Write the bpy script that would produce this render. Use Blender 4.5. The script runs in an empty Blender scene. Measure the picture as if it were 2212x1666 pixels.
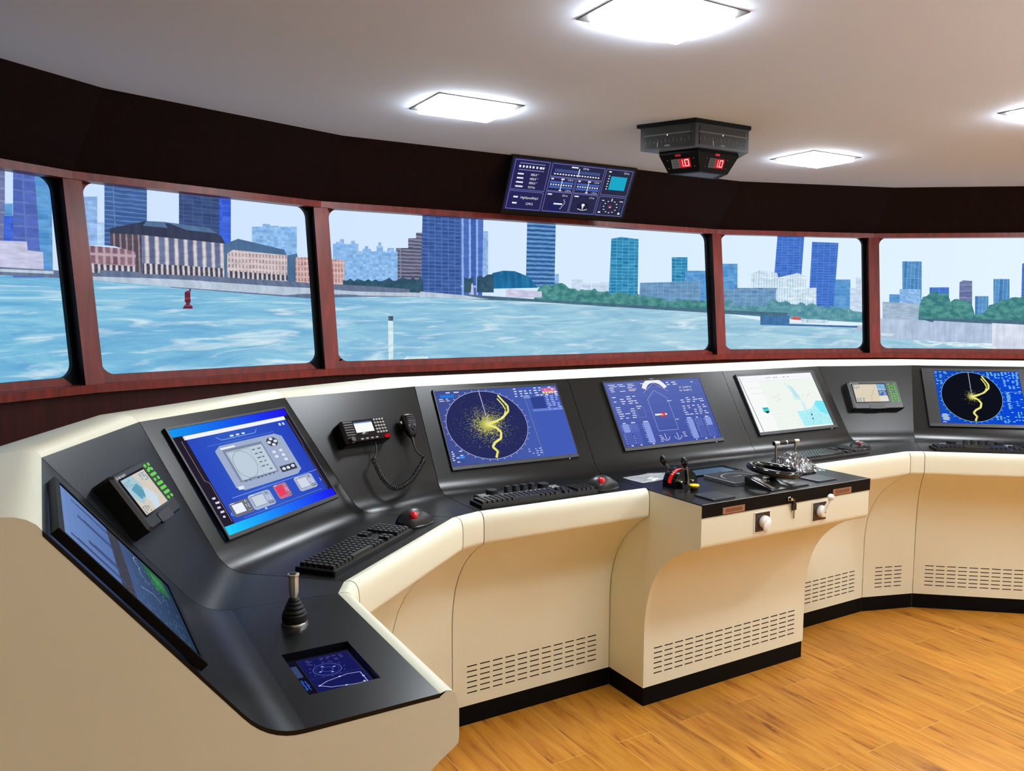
import bpy, math, random
from mathutils import Vector, Matrix
random.seed(7)
SC = bpy.context.scene
COL = SC.collection
R = math.radians
SC.view_settings.view_transform = 'Standard'
SC.view_settings.look = 'None'
SC.view_settings.exposure = 0.0
SC.cycles.use_denoising = True
SC.cycles.max_bounces = 8
SC.cycles.diffuse_bounces = 5
SC.cycles.glossy_bounces = 3
SC.cycles.transparent_max_bounces = 8
SC.cycles.caustics_reflective = False
SC.cycles.caustics_refractive = False
SC.cycles.sample_clamp_indirect = 6.0

# ------------------------------------------------------------------ materials
def lin(c):
    return tuple(((v/255.0)/12.92 if v/255.0 <= 0.04045 else ((v/255.0+0.055)/1.055)**2.4) for v in c) + (1.0,)
MATS = {}
def pm(name, col, rough=0.5, metal=0.0, spec=0.5, vary=0.08, scale=9.0, bump=0.0, coat=0.0):
    """principled surface with a little procedural unevenness"""
    if name in MATS: return MATS[name]
    m = bpy.data.materials.new(name); m.use_nodes = True
    nt = m.node_tree; b = nt.nodes['Principled BSDF']
    c = lin(col)
    tc = nt.nodes.new('ShaderNodeTexCoord'); nz = nt.nodes.new('ShaderNodeTexNoise')
    nz.inputs['Scale'].default_value = scale; nz.inputs['Detail'].default_value = 4
    nt.links.new(tc.outputs['Object'], nz.inputs['Vector'])
    mx = nt.nodes.new('ShaderNodeMix'); mx.data_type = 'RGBA'
    mx.inputs[6].default_value = tuple(v*(1-vary) for v in c[:3])+(1,)
    mx.inputs[7].default_value = tuple(min(1, v*(1+vary)) for v in c[:3])+(1,)
    nt.links.new(nz.outputs['Fac'], mx.inputs[0]); nt.links.new(mx.outputs[2], b.inputs['Base Color'])
    b.inputs['Roughness'].default_value = rough; b.inputs['Metallic'].default_value = metal
    b.inputs['Specular IOR Level'].default_value = spec
    if coat: b.inputs['Coat Weight'].default_value = coat; b.inputs['Coat Roughness'].default_value = 0.08
    if bump:
        bp = nt.nodes.new('ShaderNodeBump'); bp.inputs['Strength'].default_value = bump; bp.inputs['Distance'].default_value = 0.002
        n2 = nt.nodes.new('ShaderNodeTexNoise'); n2.inputs['Scale'].default_value = 160
        nt.links.new(tc.outputs['Object'], n2.inputs['Vector'])
        nt.links.new(n2.outputs['Fac'], bp.inputs['Height']); nt.links.new(bp.outputs['Normal'], b.inputs['Normal'])
    MATS[name] = m
    return m
def em(col, strength=1.0, sampled=False):
    key = 'glow_%d_%d_%d_%g' % (*[int(v) for v in col], strength)
    if key in MATS: return MATS[key]
    m = bpy.data.materials.new(key); m.use_nodes = True
    nt = m.node_tree; nt.nodes.clear()
    o = nt.nodes.new('ShaderNodeOutputMaterial'); e = nt.nodes.new('ShaderNodeEmission')
    e.inputs['Color'].default_value = lin(col); e.inputs['Strength'].default_value = strength
    nt.links.new(e.outputs[0], o.inputs['Surface'])
    if not sampled: m.cycles.emission_sampling = 'NONE'
    MATS[key] = m
    return m
def wood(name, ca, cb, scale=(1, 1, 1), rough=0.4, axis_scale=26.0, spec=0.4):
    if name in MATS: return MATS[name]
    m = bpy.data.materials.new(name); m.use_nodes = True
    nt = m.node_tree; b = nt.nodes['Principled BSDF']
    tc = nt.nodes.new('ShaderNodeTexCoord'); mp = nt.nodes.new('ShaderNodeMapping')
    mp.inputs['Scale'].default_value = scale
    nz = nt.nodes.new('ShaderNodeTexNoise'); nz.inputs['Scale'].default_value = axis_scale; nz.inputs['Detail'].default_value = 6; nz.inputs['Distortion'].default_value = 0.6
    nt.links.new(tc.outputs['Object'], mp.inputs[0]); nt.links.new(mp.outputs[0], nz.inputs['Vector'])
    cr = nt.nodes.new('ShaderNodeValToRGB')
    cr.color_ramp.elements[0].position = 0.32; cr.color_ramp.elements[0].color = lin(ca)
    cr.color_ramp.elements[1].position = 0.7; cr.color_ramp.elements[1].color = lin(cb)
    nt.links.new(nz.outputs['Fac'], cr.inputs[0]); nt.links.new(cr.outputs[0], b.inputs['Base Color'])
    b.inputs['Roughness'].default_value = rough; b.inputs['Specular IOR Level'].default_value = spec
    MATS[name] = m
    return m

BLACK = pm('black_laminate', (14, 15, 14), 0.30, spec=0.33, vary=0.18, scale=5)
EDGE = pm('black_edge', (6, 6, 7), 0.5, spec=0.12)
NAVY = pm('dark_side_laminate', (16, 19, 24), 0.36, spec=0.36, vary=0.1)
CREAM = pm('cream_lacquer', (232, 233, 210), 0.42, spec=0.4, vary=0.02, scale=3)
PLINTH = pm('black_plinth', (7, 7, 7), 0.6, spec=0.1)
SLOT = pm('slot_shadow', (14, 11, 10), 0.8, spec=0.1)
BEZEL = pm('bezel_plastic', (26, 27, 29), 0.42, spec=0.45)
BEZEL2 = pm('bezel_strip', (52, 54, 58), 0.40, spec=0.5)
PLAST = pm('black_plastic', (17, 17, 18), 0.35, spec=0.5, vary=0.15, scale=40)
KEYP = pm('keycap_plastic', (24, 24, 25), 0.32, spec=0.55)
GLOSS = pm('gloss_black', (8, 8, 9), 0.08, spec=0.6)
RUBBER = pm('rubber', (11, 11, 12), 0.55, spec=0.35)
CHROME = pm('chrome', (205, 204, 200), 0.16, metal=1.0)
STEEL = pm('brushed_steel', (150, 148, 145), 0.3, metal=1.0)
WHITE = pm('white_plastic', (240, 238, 230), 0.35)
REDP = pm('red_scale', (225, 30, 28), 0.4)
YELP = pm('yellow_plastic', (225, 190, 20), 0.4)
CEILM = pm('ceiling_paint', (220, 230, 248), 0.8, spec=0.2, vary=0.01, scale=1.2)
MAHOG = wood('mahogany_frame', (94, 29, 23), (132, 41, 32), (1, 1, 0.12), 0.38)
MAHOGD = wood('mahogany_dark', (40, 11, 11), (58, 16, 15), (1, 1, 0.1), 0.5, 26.0, 0.2)
FASC = wood('mahogany_unlit_fascia', (15, 4, 5), (24, 7, 8), (1, 1, 0.1), 0.55, 26.0, 0.12)  # mahogany darkened, the fascia's lack of light is in the colour

# ------------------------------------------------------------------ mesh builder
class MB:
    def __init__(s): s.v = []; s.f = []; s.m = []
    def add(s, vs, fs, mat=0, mtx=None):
        n = len(s.v)
        s.v += [tuple(mtx @ Vector(p)) if mtx is not None else tuple(p) for p in vs]
        for f in fs: s.f.append(tuple(i+n for i in f)); s.m.append(mat)
        return s
    def box(s, x0, x1, y0, y1, z0, z1, mat=0, mtx=None):
        vs = [(x0,y0,z0),(x1,y0,z0),(x1,y1,z0),(x0,y1,z0),(x0,y0,z1),(x1,y0,z1),(x1,y1,z1),(x0,y1,z1)]
        return s.add(vs, [(0,3,2,1),(4,5,6,7),(0,1,5,4),(1,2,6,5),(2,3,7,6),(3,0,4,7)], mat, mtx)
    def cbox(s, x0, x1, y0, y1, z0, z1, c=0.002, mat=0, mtx=None):
        """box with chamfered top and side edges"""
        return s.prism([(x0+c,y0),(x1-c,y0),(x1,y0+c),(x1,y1-c),(x1-c,y1),(x0+c,y1),(x0,y1-c),(x0,y0+c)], z0, z1, mat, mtx, c)
    def prism(s, poly, z0, z1, mat=0, mtx=None, inset=0.0):
        n = len(poly); cx = sum(p[0] for p in poly)/n; cy = sum(p[1] for p in poly)/n
        vs = [(p[0],p[1],z0) for p in poly]
        rings = 1
        if inset:
            vs += [(p[0],p[1],z1-inset) for p in poly]; rings = 2
            def sh(p):
                dx, dy = p[0]-cx, p[1]-cy; L = math.hypot(dx,dy) or 1
                return (p[0]-dx/L*inset*1.2, p[1]-dy/L*inset*1.2, z1)
            vs += [sh(p) for p in poly]
        else: vs += [(p[0],p[1],z1) for p in poly]
        fs = [tuple(range(n-1,-1,-1)), tuple(range(rings*n, rings*n+n))]
        for r in range(rings):
            for i in range(n):
                j = (i+1) % n; fs.append((r*n+i, r*n+j, r*n+n+j, r*n+n+i))
        return s.add(vs, fs, mat, mtx)
    def loft(s, rings, mat=0, closed=False, mtx=None):
        n = len(rings[0]); vs = [p for r in rings for p in r]; fs = []
        for a in range(len(rings)-1):
            for i in range(n if closed else n-1):
                j = (i+1) % n; fs.append((a*n+i, a*n+j, (a+1)*n+j, (a+1)*n+i))
        return s.add(vs, fs, mat, mtx)
    def tube(s, path, r, seg=8, mat=0, mtx=None, caps=True):
        path = [Vector(p) for p in path]; rings = []
        up = Vector((0,0,1)); prev = None
        for i, p in enumerate(path):
            d = (path[min(i+1,len(path)-1)] - path[max(i-1,0)]).normalized()
            if prev is None:
                a = d.cross(up);  a = a if a.length > 1e-4 else d.cross(Vector((1,0,0)))
            else: a = prev - d*prev.dot(d)
            a.normalize(); b = d.cross(a); prev = a
            rr = r[i] if isinstance(r, (list,tuple)) else r
            rings.append([tuple(p + (a*math.cos(t)+b*math.sin(t))*rr) for t in [2*math.pi*k/seg for k in range(seg)]])
        n0 = len(s.v); s.loft(rings, mat, True, mtx)
        if caps:
            N = len(rings)
            s.f.append(tuple(n0+i for i in range(seg-1,-1,-1))); s.m.append(mat)
            s.f.append(tuple(n0+(N-1)*seg+i for i in range(seg))); s.m.append(mat)
        return s
    def lathe(s, prof, seg=20, mat=0, mtx=None):
        rings = [[(r*math.cos(2*math.pi*k/seg), r*math.sin(2*math.pi*k/seg), z) for k in range(seg)] for r, z in prof]
        n0 = len(s.v); s.loft(rings, mat, True, mtx)
        s.f.append(tuple(n0+i for i in range(seg-1,-1,-1))); s.m.append(mat)
        s.f.append(tuple(n0+(len(prof)-1)*seg+i for i in range(seg))); s.m.append(mat)
        return s
    def ball(s, c, r, mat=0, mtx=None, seg=14, rings=9, sc=(1,1,1), zmin=-1.0):
        pr = []
        for k in range(rings+1):
            t = math.pi*(k/rings) ; z = -math.cos(t)
            if z < zmin: z = zmin
            pr.append((max(1e-4, math.sin(t)), z))
        vs = [[(c[0]+a*r*sc[0]*math.cos(2*math.pi*k/seg), c[1]+a*r*sc[1]*math.sin(2*math.pi*k/seg), c[2]+z*r*sc[2]) for k in range(seg)] for a, z in pr]
        return s.loft(vs, mat, True, mtx)

def obj(name, mb, mats, parent=None, smooth=35, **props):
    me = bpy.data.meshes.new(name)
    me.from_pydata(mb.v, [], mb.f)
    if not isinstance(mats, (list, tuple)): mats = [mats]
    for m in mats: me.materials.append(m)
    if len(mats) > 1: me.polygons.foreach_set('material_index', mb.m)
    if smooth:
        me.polygons.foreach_set('use_smooth', [True]*len(me.polygons))
        me.set_sharp_from_angle(angle=R(smooth))
    me.update()
    o = bpy.data.objects.new(name, me); COL.objects.link(o)
    if parent is not None: o.parent = parent
    for k, v in props.items(): o[k] = v
    return o
def thing(name, label, cat, mtx=None, group=None):
    o = bpy.data.objects.new(name, None); COL.objects.link(o)
    o.empty_display_size = 0.05
    if mtx is not None: o.matrix_world = mtx
    o['label'] = label; o['category'] = cat
    if group: o['group'] = group
    return o
def at(x, y, z, rz=0.0): return Matrix.Translation((x, y, z)) @ Matrix.Rotation(R(rz), 4, 'Z')
def struct(o): o['kind'] = 'structure'; return o

_T = {}
def text_geo(body, size):
    k = (body, size)
    if k not in _T:
        cu = bpy.data.curves.new('lettering', 'FONT'); cu.body = body; cu.size = size; cu.resolution_u = 2
        o = bpy.data.objects.new('lettering', cu); COL.objects.link(o)
        me = bpy.data.meshes.new_from_object(o.evaluated_get(bpy.context.evaluated_depsgraph_get()))
        _T[k] = ([tuple(v.co) for v in me.vertices], [tuple(p.vertices) for p in me.polygons])
        bpy.data.objects.remove(o); bpy.data.curves.remove(cu); bpy.data.meshes.remove(me)
    return _T[k]

class Scr:
    """flat lit graphics on a display, u to the right and v down, both 0..1"""
    def __init__(s, w, h, k=1.0): s.w = w; s.h = h; s.mb = MB(); s.cols = []; s.k = k; s.lay = 0
    def ci(s, col):
        col = tuple(col)
        if col not in s.cols: s.cols.append(col)
        return s.cols.index(col)
    def P(s, u, v): return (u*s.w - s.w/2, s.h/2 - v*s.h, s.lay*0.00012)
    def poly(s, pts, col):
        s.lay += 0.0 ; s.mb.add([s.P(*p) for p in pts], [tuple(range(len(pts)))], s.ci(col)); return s
    def rect(s, u0, v0, u1, v1, col): return s.poly([(u0,v1),(u1,v1),(u1,v0),(u0,v0)], col)
    def up(s, n=1): s.lay += n; return s
    def line(s, pts, wd, col):
        wd /= s.w; asp = s.w/s.h
        for a, b in zip(pts, pts[1:]):
            dx, dy = b[0]-a[0], (b[1]-a[1])/asp; L = math.hypot(dx,dy) or 1e-6
            nx, ny = -dy/L*wd/2, dx/L*wd/2*asp
            s.poly([(a[0]+nx,a[1]+ny),(b[0]+nx,b[1]+ny),(b[0]-nx,b[1]-ny),(a[0]-nx,a[1]-ny)], col)
        return s
    def ell(s, cu, cv, ru, rv, col, n=40): return s.poly([(cu+ru*math.cos(t), cv+rv*math.sin(t)) for t in [2*math.pi*i/n for i in range(n)]], col)
    def ring(s, cu, cv, ru, rv, wd, col, a0=0, a1=360, n=48):
        return s.line([(cu+ru*math.cos(R(a0+(a1-a0)*i/n)), cv+rv*math.sin(R(a0+(a1-a0)*i/n))) for i in range(n+1)], wd, col)
    def frame(s, u0, v0, u1, v1, wd, col): return s.line([(u0,v0),(u1,v0),(u1,v1),(u0,v1),(u0,v0)], wd, col)
    def dashes(s, u0, v0, u1, v1, rows, cols, col, fill=0.8, hh=0.5):
        du, dv = (u1-u0)/cols, (v1-v0)/rows
        for r in range(rows):
            for c in range(cols):
                if random.random() < fill:
                    a = u0+du*(c+random.uniform(0.02,0.2)); b = a+du*random.uniform(0.35,0.78)
                    y = v0+dv*(r+(1-hh)/2); s.rect(a, y, b, y+dv*hh, col)
        return s
    def text(s, body, u, v, size, col, align='l'):
        vs, fs = text_geo(body, size)
        if not vs: return s
        wd = max(p[0] for p in vs); p0 = s.P(u, v)
        off = {'l': 0, 'c': -wd/2, 'r': -wd}[align]
        s.mb.add([(p0[0]+off+p[0], p0[1]+p[1], p0[2]) for p in vs], fs, s.ci(col)); return s
    def build(s, name, parent, z=0.0, mtx=None):
        if z or mtx is not None:
            M = (mtx or Matrix.Identity(4)) @ Matrix.Translation((0,0,z))
            s.mb.v = [tuple(M @ Vector(p)) for p in s.mb.v]
        return obj(name, s.mb, [em(c, s.k) for c in s.cols], parent, smooth=0)
def mixc(a, b, t): return tuple(int(x+(y-x)*t) for x, y in zip(a, b))
def bez(a, k, b, n):
    return [a*(1-t)**2 + k*2*t*(1-t) + b*t*t for t in [i/n for i in range(n+1)]]
def spline(pts, n=8):
    P = [Vector(p) for p in pts]; P = [P[0]*2-P[1]]+P+[P[-1]*2-P[-2]]; out = []
    for i in range(1, len(P)-2):
        a, b, c, d = P[i-1], P[i], P[i+1], P[i+2]
        for k in range(n):
            t = k/n
            out.append(0.5*((2*b)+(c-a)*t+(2*a-5*b+4*c-d)*t*t+(3*b-a-3*c+d)*t**3))
    out.append(P[-2]); return out

# ------------------------------------------------------------------ camera (metres; X to starboard, Y forward, Z up)
cam = bpy.data.cameras.new('camera'); camo = bpy.data.objects.new('camera', cam); COL.objects.link(camo)
cam.sensor_fit = 'HORIZONTAL'; cam.sensor_width = 36.0; cam.lens = 36.0*1741/2212; cam.clip_start = 0.05
yaw, pitch, roll = R(30.25), R(5.46), R(0.15)
fw = Vector((math.sin(yaw)*math.cos(pitch), math.cos(yaw)*math.cos(pitch), -math.sin(pitch)))
rt0 = Vector((math.cos(yaw), -math.sin(yaw), 0)); up0 = rt0.cross(fw)
rt = rt0*math.cos(roll)+up0*math.sin(roll); up = up0*math.cos(roll)-rt0*math.sin(roll)
camo.matrix_world = Matrix(((rt.x, up.x, -fw.x, 0), (rt.y, up.y, -fw.y, 0), (rt.z, up.z, -fw.z, 1.35), (0,0,0,1)))
SC.camera = camo
CITY = [
    ('projected_tower', 'purple_tower', 3, [(-27.41, 1.983), (-26.66, 1.992), (-26.03, 1.982), (-26.26, 1.481), (-27.66, 1.476)]),
    ('projected_tower', 'sky_blue_tower', 4, [(-26.66, 1.996), (-25.99, 1.997), (-26.15, 1.481), (-26.58, 1.479)]),
    ('projected_tower', 'grey_tower', 2, [(-28.82, 1.958), (-27.7, 1.978), (-27.91, 1.552), (-29.03, 1.546)]),
    ('projected_tower', 'sky_blue_tower', 2, [(-27.81, 1.785), (-27.51, 1.788), (-27.62, 1.554), (-27.92, 1.552)]),
    ('projected_tower', 'deep_blue_tower', 3, [(-27.87, 1.732), (-27.46, 1.737), (-27.55, 1.554), (-27.96, 1.552)]),
    ('projected_building', 'white_hall', 5, [(-29.15, 1.624), (-27.09, 1.632), (-27.07, 1.595), (-26.49, 1.591), (-26.5, 1.51), (-29.2, 1.526)]),
    ('projected_quay', 'quay_dark', 6, [(-29.36, 1.521), (-26.14, 1.514), (-22.49, 1.494), (-22.5, 1.467), (-26.15, 1.481), (-29.37, 1.488)]),
    ('projected_quay', 'quay_light', 7, [(-29.36, 1.51), (-26.14, 1.51), (-26.14, 1.497), (-29.37, 1.499)]),
    ('projected_tower', 'pale_tower', 1, [(-25.11, 1.848), (-24.17, 1.86), (-24.27, 1.637), (-25.2, 1.63)]),
    ('projected_tower', 'pale_blue', 1, [(-24.22, 1.743), (-23.93, 1.746), (-23.97, 1.639), (-24.27, 1.637)]),
    ('projected_tower', 'blue_tower', 2, [(-23.84, 1.959), (-21.98, 1.964), (-22.11, 1.63), (-23.97, 1.639)]),
    ('projected_tower', 'dark_tower', 2, [(-20.49, 1.984), (-18.33, 1.989), (-18.44, 1.629), (-20.61, 1.639)]),
    ('projected_tower', 'deep_blue_tower', 3, [(-18.52, 1.987), (-17.93, 1.987), (-18.04, 1.631), (-18.63, 1.64)]),
    ('projected_building', 'red_hall', 5, [(-24.82, 1.633), (-22.61, 1.627), (-22.65, 1.502), (-24.88, 1.511)]),
    ('projected_building', 'bank_shade', 6, [(-23.73, 1.705), (-22.33, 1.706), (-22.4, 1.508), (-22.69, 1.511), (-22.65, 1.615), (-23.75, 1.641)]),
    ('projected_building', 'bank_front', 6, [(-22.35, 1.71), (-18.4, 1.697), (-18.46, 1.498), (-22.42, 1.512)]),
    ('projected_building', 'bank_roof', 7, [(-23.76, 1.718), (-22.12, 1.768), (-21.29, 1.766), (-19.15, 1.758), (-18.51, 1.72), (-18.35, 1.685), (-22.37, 1.699), (-23.75, 1.696)]),
    ('projected_building', 'bank_roof_light', 8, [(-22.12, 1.768), (-21.29, 1.771), (-19.15, 1.76), (-18.74, 1.735), (-20.69, 1.742), (-22.29, 1.744)]),
    ('projected_building', 'pale_block', 2, [(-16.88, 1.786), (-14.4, 1.806), (-14.45, 1.625), (-16.92, 1.613)]),
    ('projected_building', 'slate_roof', 4, [(-18.38, 1.682), (-17.65, 1.716), (-15.16, 1.673), (-15.02, 1.643), (-14.44, 1.656), (-14.21, 1.49), (-18.44, 1.498)]),
    ('projected_building', 'cream_hall', 6, [(-18.25, 1.635), (-17.96, 1.656), (-15.02, 1.643), (-15.05, 1.491), (-18.29, 1.504)]),
    ('projected_building', 'pink_hall', 6, [(-14.55, 1.635), (-13.64, 1.639), (-12.83, 1.633), (-11.67, 1.633), (-11.7, 1.475), (-14.58, 1.484)]),
    ('projected_quay', 'quay_light', 9, [(-24.88, 1.492), (-21.0, 1.492), (-13.41, 1.466), (-11.19, 1.459), (-6.91, 1.447), (-6.92, 1.423), (-11.2, 1.426), (-13.83, 1.412), (-21.05, 1.453), (-24.89, 1.477)]),
    ('projected_quay', 'quay_dark', 8, [(-21.66, 1.47), (-17.53, 1.457), (-10.63, 1.427), (-6.92, 1.426), (-6.92, 1.421), (-10.63, 1.419), (-13.83, 1.404), (-21.06, 1.449)]),
    ('projected_building', 'arcade', 8, [(-22.38, 1.564), (-18.44, 1.556), (-18.46, 1.498), (-22.4, 1.512)]),
    ('projected_building', 'arcade', 8, [(-18.28, 1.545), (-15.04, 1.532), (-15.05, 1.491), (-18.29, 1.504)]),
    ('projected_building', 'arcade', 7, [(-24.59, 1.55), (-22.68, 1.547), (-22.7, 1.502), (-24.61, 1.51)]),
    ('projected_building', 'pale_block', 2, [(-16.8, 1.777), (-16.46, 1.78), (-16.49, 1.665), (-16.84, 1.663)]),
    ('projected_building', 'pale_block', 2, [(-16.3, 1.796), (-15.44, 1.803), (-15.47, 1.671), (-16.34, 1.666)]),
    ('projected_building', 'pale_block', 2, [(-15.19, 1.782), (-14.57, 1.787), (-14.59, 1.663), (-15.22, 1.659)]),
    ('projected_building', 'pale_tower', 1, [(-16.3, 1.806), (-15.9, 1.809), (-15.9, 1.789), (-16.3, 1.786)]),
    ('projected_building', 'pale_tower', 1, [(-15.06, 1.793), (-14.67, 1.796), (-14.67, 1.781), (-15.06, 1.778)]),
    ('projected_quay', 'quay_dark', 5, [(-25.43, 1.525), (-20.99, 1.518), (-13.41, 1.492), (-11.19, 1.487), (-6.91, 1.467), (-6.91, 1.444), (-11.2, 1.448), (-13.41, 1.455), (-21.0, 1.49), (-25.45, 1.5)]),
    ('projected_building', 'pale_tower', 2, [(-12.15, 1.735), (-11.77, 1.738), (-11.8, 1.529), (-12.19, 1.528)]),
    ('projected_building', 'pale_tower', 2, [(-11.6, 1.72), (-10.87, 1.724), (-10.9, 1.532), (-11.63, 1.53)]),
    ('projected_building', 'pale_tower', 2, [(-11.9, 1.753), (-11.65, 1.755), (-11.66, 1.72), (-11.91, 1.718)]),
    ('projected_building', 'pale_tower', 2, [(-11.23, 1.749), (-10.98, 1.751), (-10.98, 1.724), (-11.24, 1.722)]),
    ('projected_building', 'pale_tower', 2, [(-10.53, 1.704), (-10.01, 1.707), (-10.03, 1.562), (-10.55, 1.561)]),
    ('projected_building', 'pale_tower', 2, [(-9.66, 1.726), (-9.25, 1.728), (-9.27, 1.565), (-9.68, 1.563)]),
    ('projected_building', 'pale_tower', 2, [(-8.96, 1.718), (-8.54, 1.721), (-8.56, 1.567), (-8.98, 1.566)]),
    ('projected_building', 'pale_tower', 2, [(-10.38, 1.722), (-10.18, 1.723), (-10.18, 1.701), (-10.39, 1.699)]),
    ('projected_building', 'pale_tower', 2, [(-9.54, 1.749), (-9.36, 1.75), (-9.37, 1.722), (-9.54, 1.721)]),
    ('projected_building', 'pale_block', 2, [(-12.32, 1.724), (-10.78, 1.733), (-10.82, 1.504), (-12.36, 1.5)]),
    ('projected_building', 'pale_blue', 2, [(-11.38, 1.68), (-11.24, 1.681), (-11.27, 1.531), (-11.41, 1.53)]),
    ('projected_building', 'pale_block', 3, [(-11.35, 1.686), (-8.31, 1.702), (-8.33, 1.496), (-11.39, 1.489)]),
    ('projected_tower', 'brown_tower', 3, [(-8.43, 1.721), (-7.62, 1.725), (-7.64, 1.483), (-8.45, 1.482)]),
    ('projected_tower', 'brown_tower', 4, [(-7.64, 1.785), (-7.13, 1.789), (-7.12, 1.823), (-6.64, 1.826), (-6.66, 1.485), (-7.67, 1.483)]),
    ('projected_tower', 'blue_grid_tower', 5, [(-6.69, 1.964), (-4.17, 1.969), (-4.13, 1.43), (-6.85, 1.438)]),
    ('projected_tower', 'striped_tower', 4, [(-4.24, 1.969), (-2.55, 1.966), (-2.65, 1.431), (-4.26, 1.43)]),
    ('projected_tower', 'pale_tower', 3, [(-2.64, 1.86), (-2.22, 1.862), (-2.22, 1.525), (-2.65, 1.524)]),
    ('projected_trees', 'dark_trees', 7, [(-11.8, 1.518), (-6.69, 1.532), (-6.7, 1.45), (-11.82, 1.442)]),
    ('projected_trees', 'dark_trees', 7, [(-3.93, 1.545), (-3.29, 1.547), (-3.29, 1.455), (-3.94, 1.454)]),
    ('projected_trees', 'dark_trees', 7, [(-3.03, 1.566), (-1.86, 1.569), (-1.86, 1.457), (-3.04, 1.456)]),
    ('projected_dome', 'dome', 6, [(-2.26, 1.537), (-1.93, 1.587), (-1.17, 1.605), (-0.35, 1.604), (0.66, 1.569), (1.33, 1.494), (-1.99, 1.482)]),
    ('projected_tower', 'ring_tower', 5, [(0.54, 1.972), (2.62, 1.972), (2.56, 1.496), (0.46, 1.499)]),
    ('projected_tower', 'pale_tower', 3, [(2.35, 1.592), (2.89, 1.593), (2.9, 1.496), (2.35, 1.495)]),
    ('projected_building', 'far_block', 1, [(3.86, 1.556), (4.69, 1.558), (4.69, 1.472), (3.86, 1.471)]),
    ('projected_building', 'far_block', 1, [(4.62, 1.532), (5.31, 1.533), (5.32, 1.473), (4.63, 1.472)]),
    ('projected_building', 'far_block', 1, [(5.38, 1.533), (6.15, 1.534), (6.16, 1.474), (5.39, 1.473)]),
    ('projected_building', 'far_block', 1, [(6.01, 1.541), (6.78, 1.542), (6.79, 1.475), (6.02, 1.474)]),
    ('projected_tower', 'teal_tower', 4, [(6.77, 1.855), (7.5, 1.871), (8.83, 1.86), (8.84, 1.443), (6.62, 1.441)]),
    ('projected_tower', 'teal_tower', 3, [(11.4, 1.735), (12.61, 1.738), (12.66, 1.516), (11.45, 1.515)]),
    ('projected_tower', 'sky_blue_tower', 4, [(12.42, 1.637), (14.8, 1.641), (14.86, 1.413), (12.47, 1.411)]),
    ('projected_building', 'low_block', 5, [(9.0, 1.542), (11.09, 1.549), (13.65, 1.566), (13.69, 1.405), (8.95, 1.409)]),
    ('projected_trees', 'green_trees', 7, [(1.34, 1.474), (1.84, 1.514), (2.86, 1.522), (4.07, 1.485), (5.28, 1.493), (6.51, 1.468), (8.98, 1.45), (11.11, 1.424), (15.4, 1.406), (15.42, 1.328), (6.17, 1.367), (1.0, 1.41)]),
    ('projected_bank', 'bank_strip', 8, [(-3.94, 1.442), (1.0, 1.416), (15.42, 1.342), (20.41, 1.322), (20.42, 1.293), (15.43, 1.314), (1.0, 1.397), (-3.94, 1.412)]),  # narrow grey-green strip along the shore
    ('projected_building', 'white_hall', 8, [(-1.01, 1.471), (-0.74, 1.487), (-0.34, 1.478), (1.61, 1.468), (1.61, 1.427), (-1.01, 1.424)]),
    ('projected_quay', 'quay_light', 8, [(-6.91, 1.456), (-3.94, 1.436), (-1.07, 1.427), (-1.07, 1.408), (-3.94, 1.412), (-6.92, 1.423)]),
    ('projected_lighthouse', 'white_hall', 9, [(-3.49, 1.431), (-3.45, 1.504), (-3.39, 1.519), (-3.33, 1.504), (-3.26, 1.431)]),
    ('projected_tower', 'sky_blue_tower', 3, [(14.61, 1.694), (16.46, 1.697), (16.53, 1.449), (14.67, 1.448)]),
    ('projected_tower', 'royal_tower', 2, [(19.46, 1.933), (21.49, 1.937), (21.37, 1.596), (19.29, 1.594)]),
    ('projected_tower', 'royal_tower', 4, [(22.07, 1.874), (24.05, 1.869), (23.88, 1.322), (21.96, 1.322)]),
    ('projected_building', 'white_blocks', 3, [(17.55, 1.621), (18.17, 1.65), (19.53, 1.63), (19.61, 1.595), (21.07, 1.632), (21.71, 1.611), (21.8, 1.38), (17.61, 1.414)]),
    ('projected_building', 'white_blocks', 5, [(19.78, 1.516), (22.52, 1.518), (22.58, 1.337), (19.84, 1.336)]),
    ('projected_tower', 'sky_blue_tower', 3, [(23.82, 1.584), (25.06, 1.585), (25.17, 1.308), (23.92, 1.308)]),
    ('projected_building', 'far_block', 3, [(25.02, 1.519), (26.6, 1.52), (26.7, 1.272), (25.12, 1.271)]),
    ('projected_building', 'far_block', 2, [(25.47, 1.6), (25.88, 1.6), (25.92, 1.491), (25.51, 1.491)]),
    ('projected_building', 'low_block', 4, [(14.84, 1.511), (19.99, 1.516), (20.03, 1.379), (14.87, 1.377)]),
    ('projected_trees', 'teal_trees', 7, [(15.4, 1.413), (17.54, 1.421), (20.38, 1.401), (23.2, 1.373), (26.68, 1.323), (26.71, 1.242), (20.42, 1.278), (15.43, 1.314)]),
    ('projected_barge', 'barge', 9, [(18.28, 1.307), (20.52, 1.3), (20.54, 1.235), (25.69, 1.22), (25.7, 1.205), (18.31, 1.228)]),
    ('projected_pavilion', 'red_roof', 9, [(20.6, 1.271), (20.84, 1.296), (21.27, 1.289), (21.45, 1.264)]),
    ('projected_quay', 'white_fence', 9, [(21.45, 1.275), (23.45, 1.267), (23.46, 1.242), (21.46, 1.242)]),
    ('projected_quay', 'quay_light', 9, [(25.14, 1.205), (25.55, 1.224), (26.72, 1.224), (26.74, 1.176), (25.71, 1.183)]),
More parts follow.
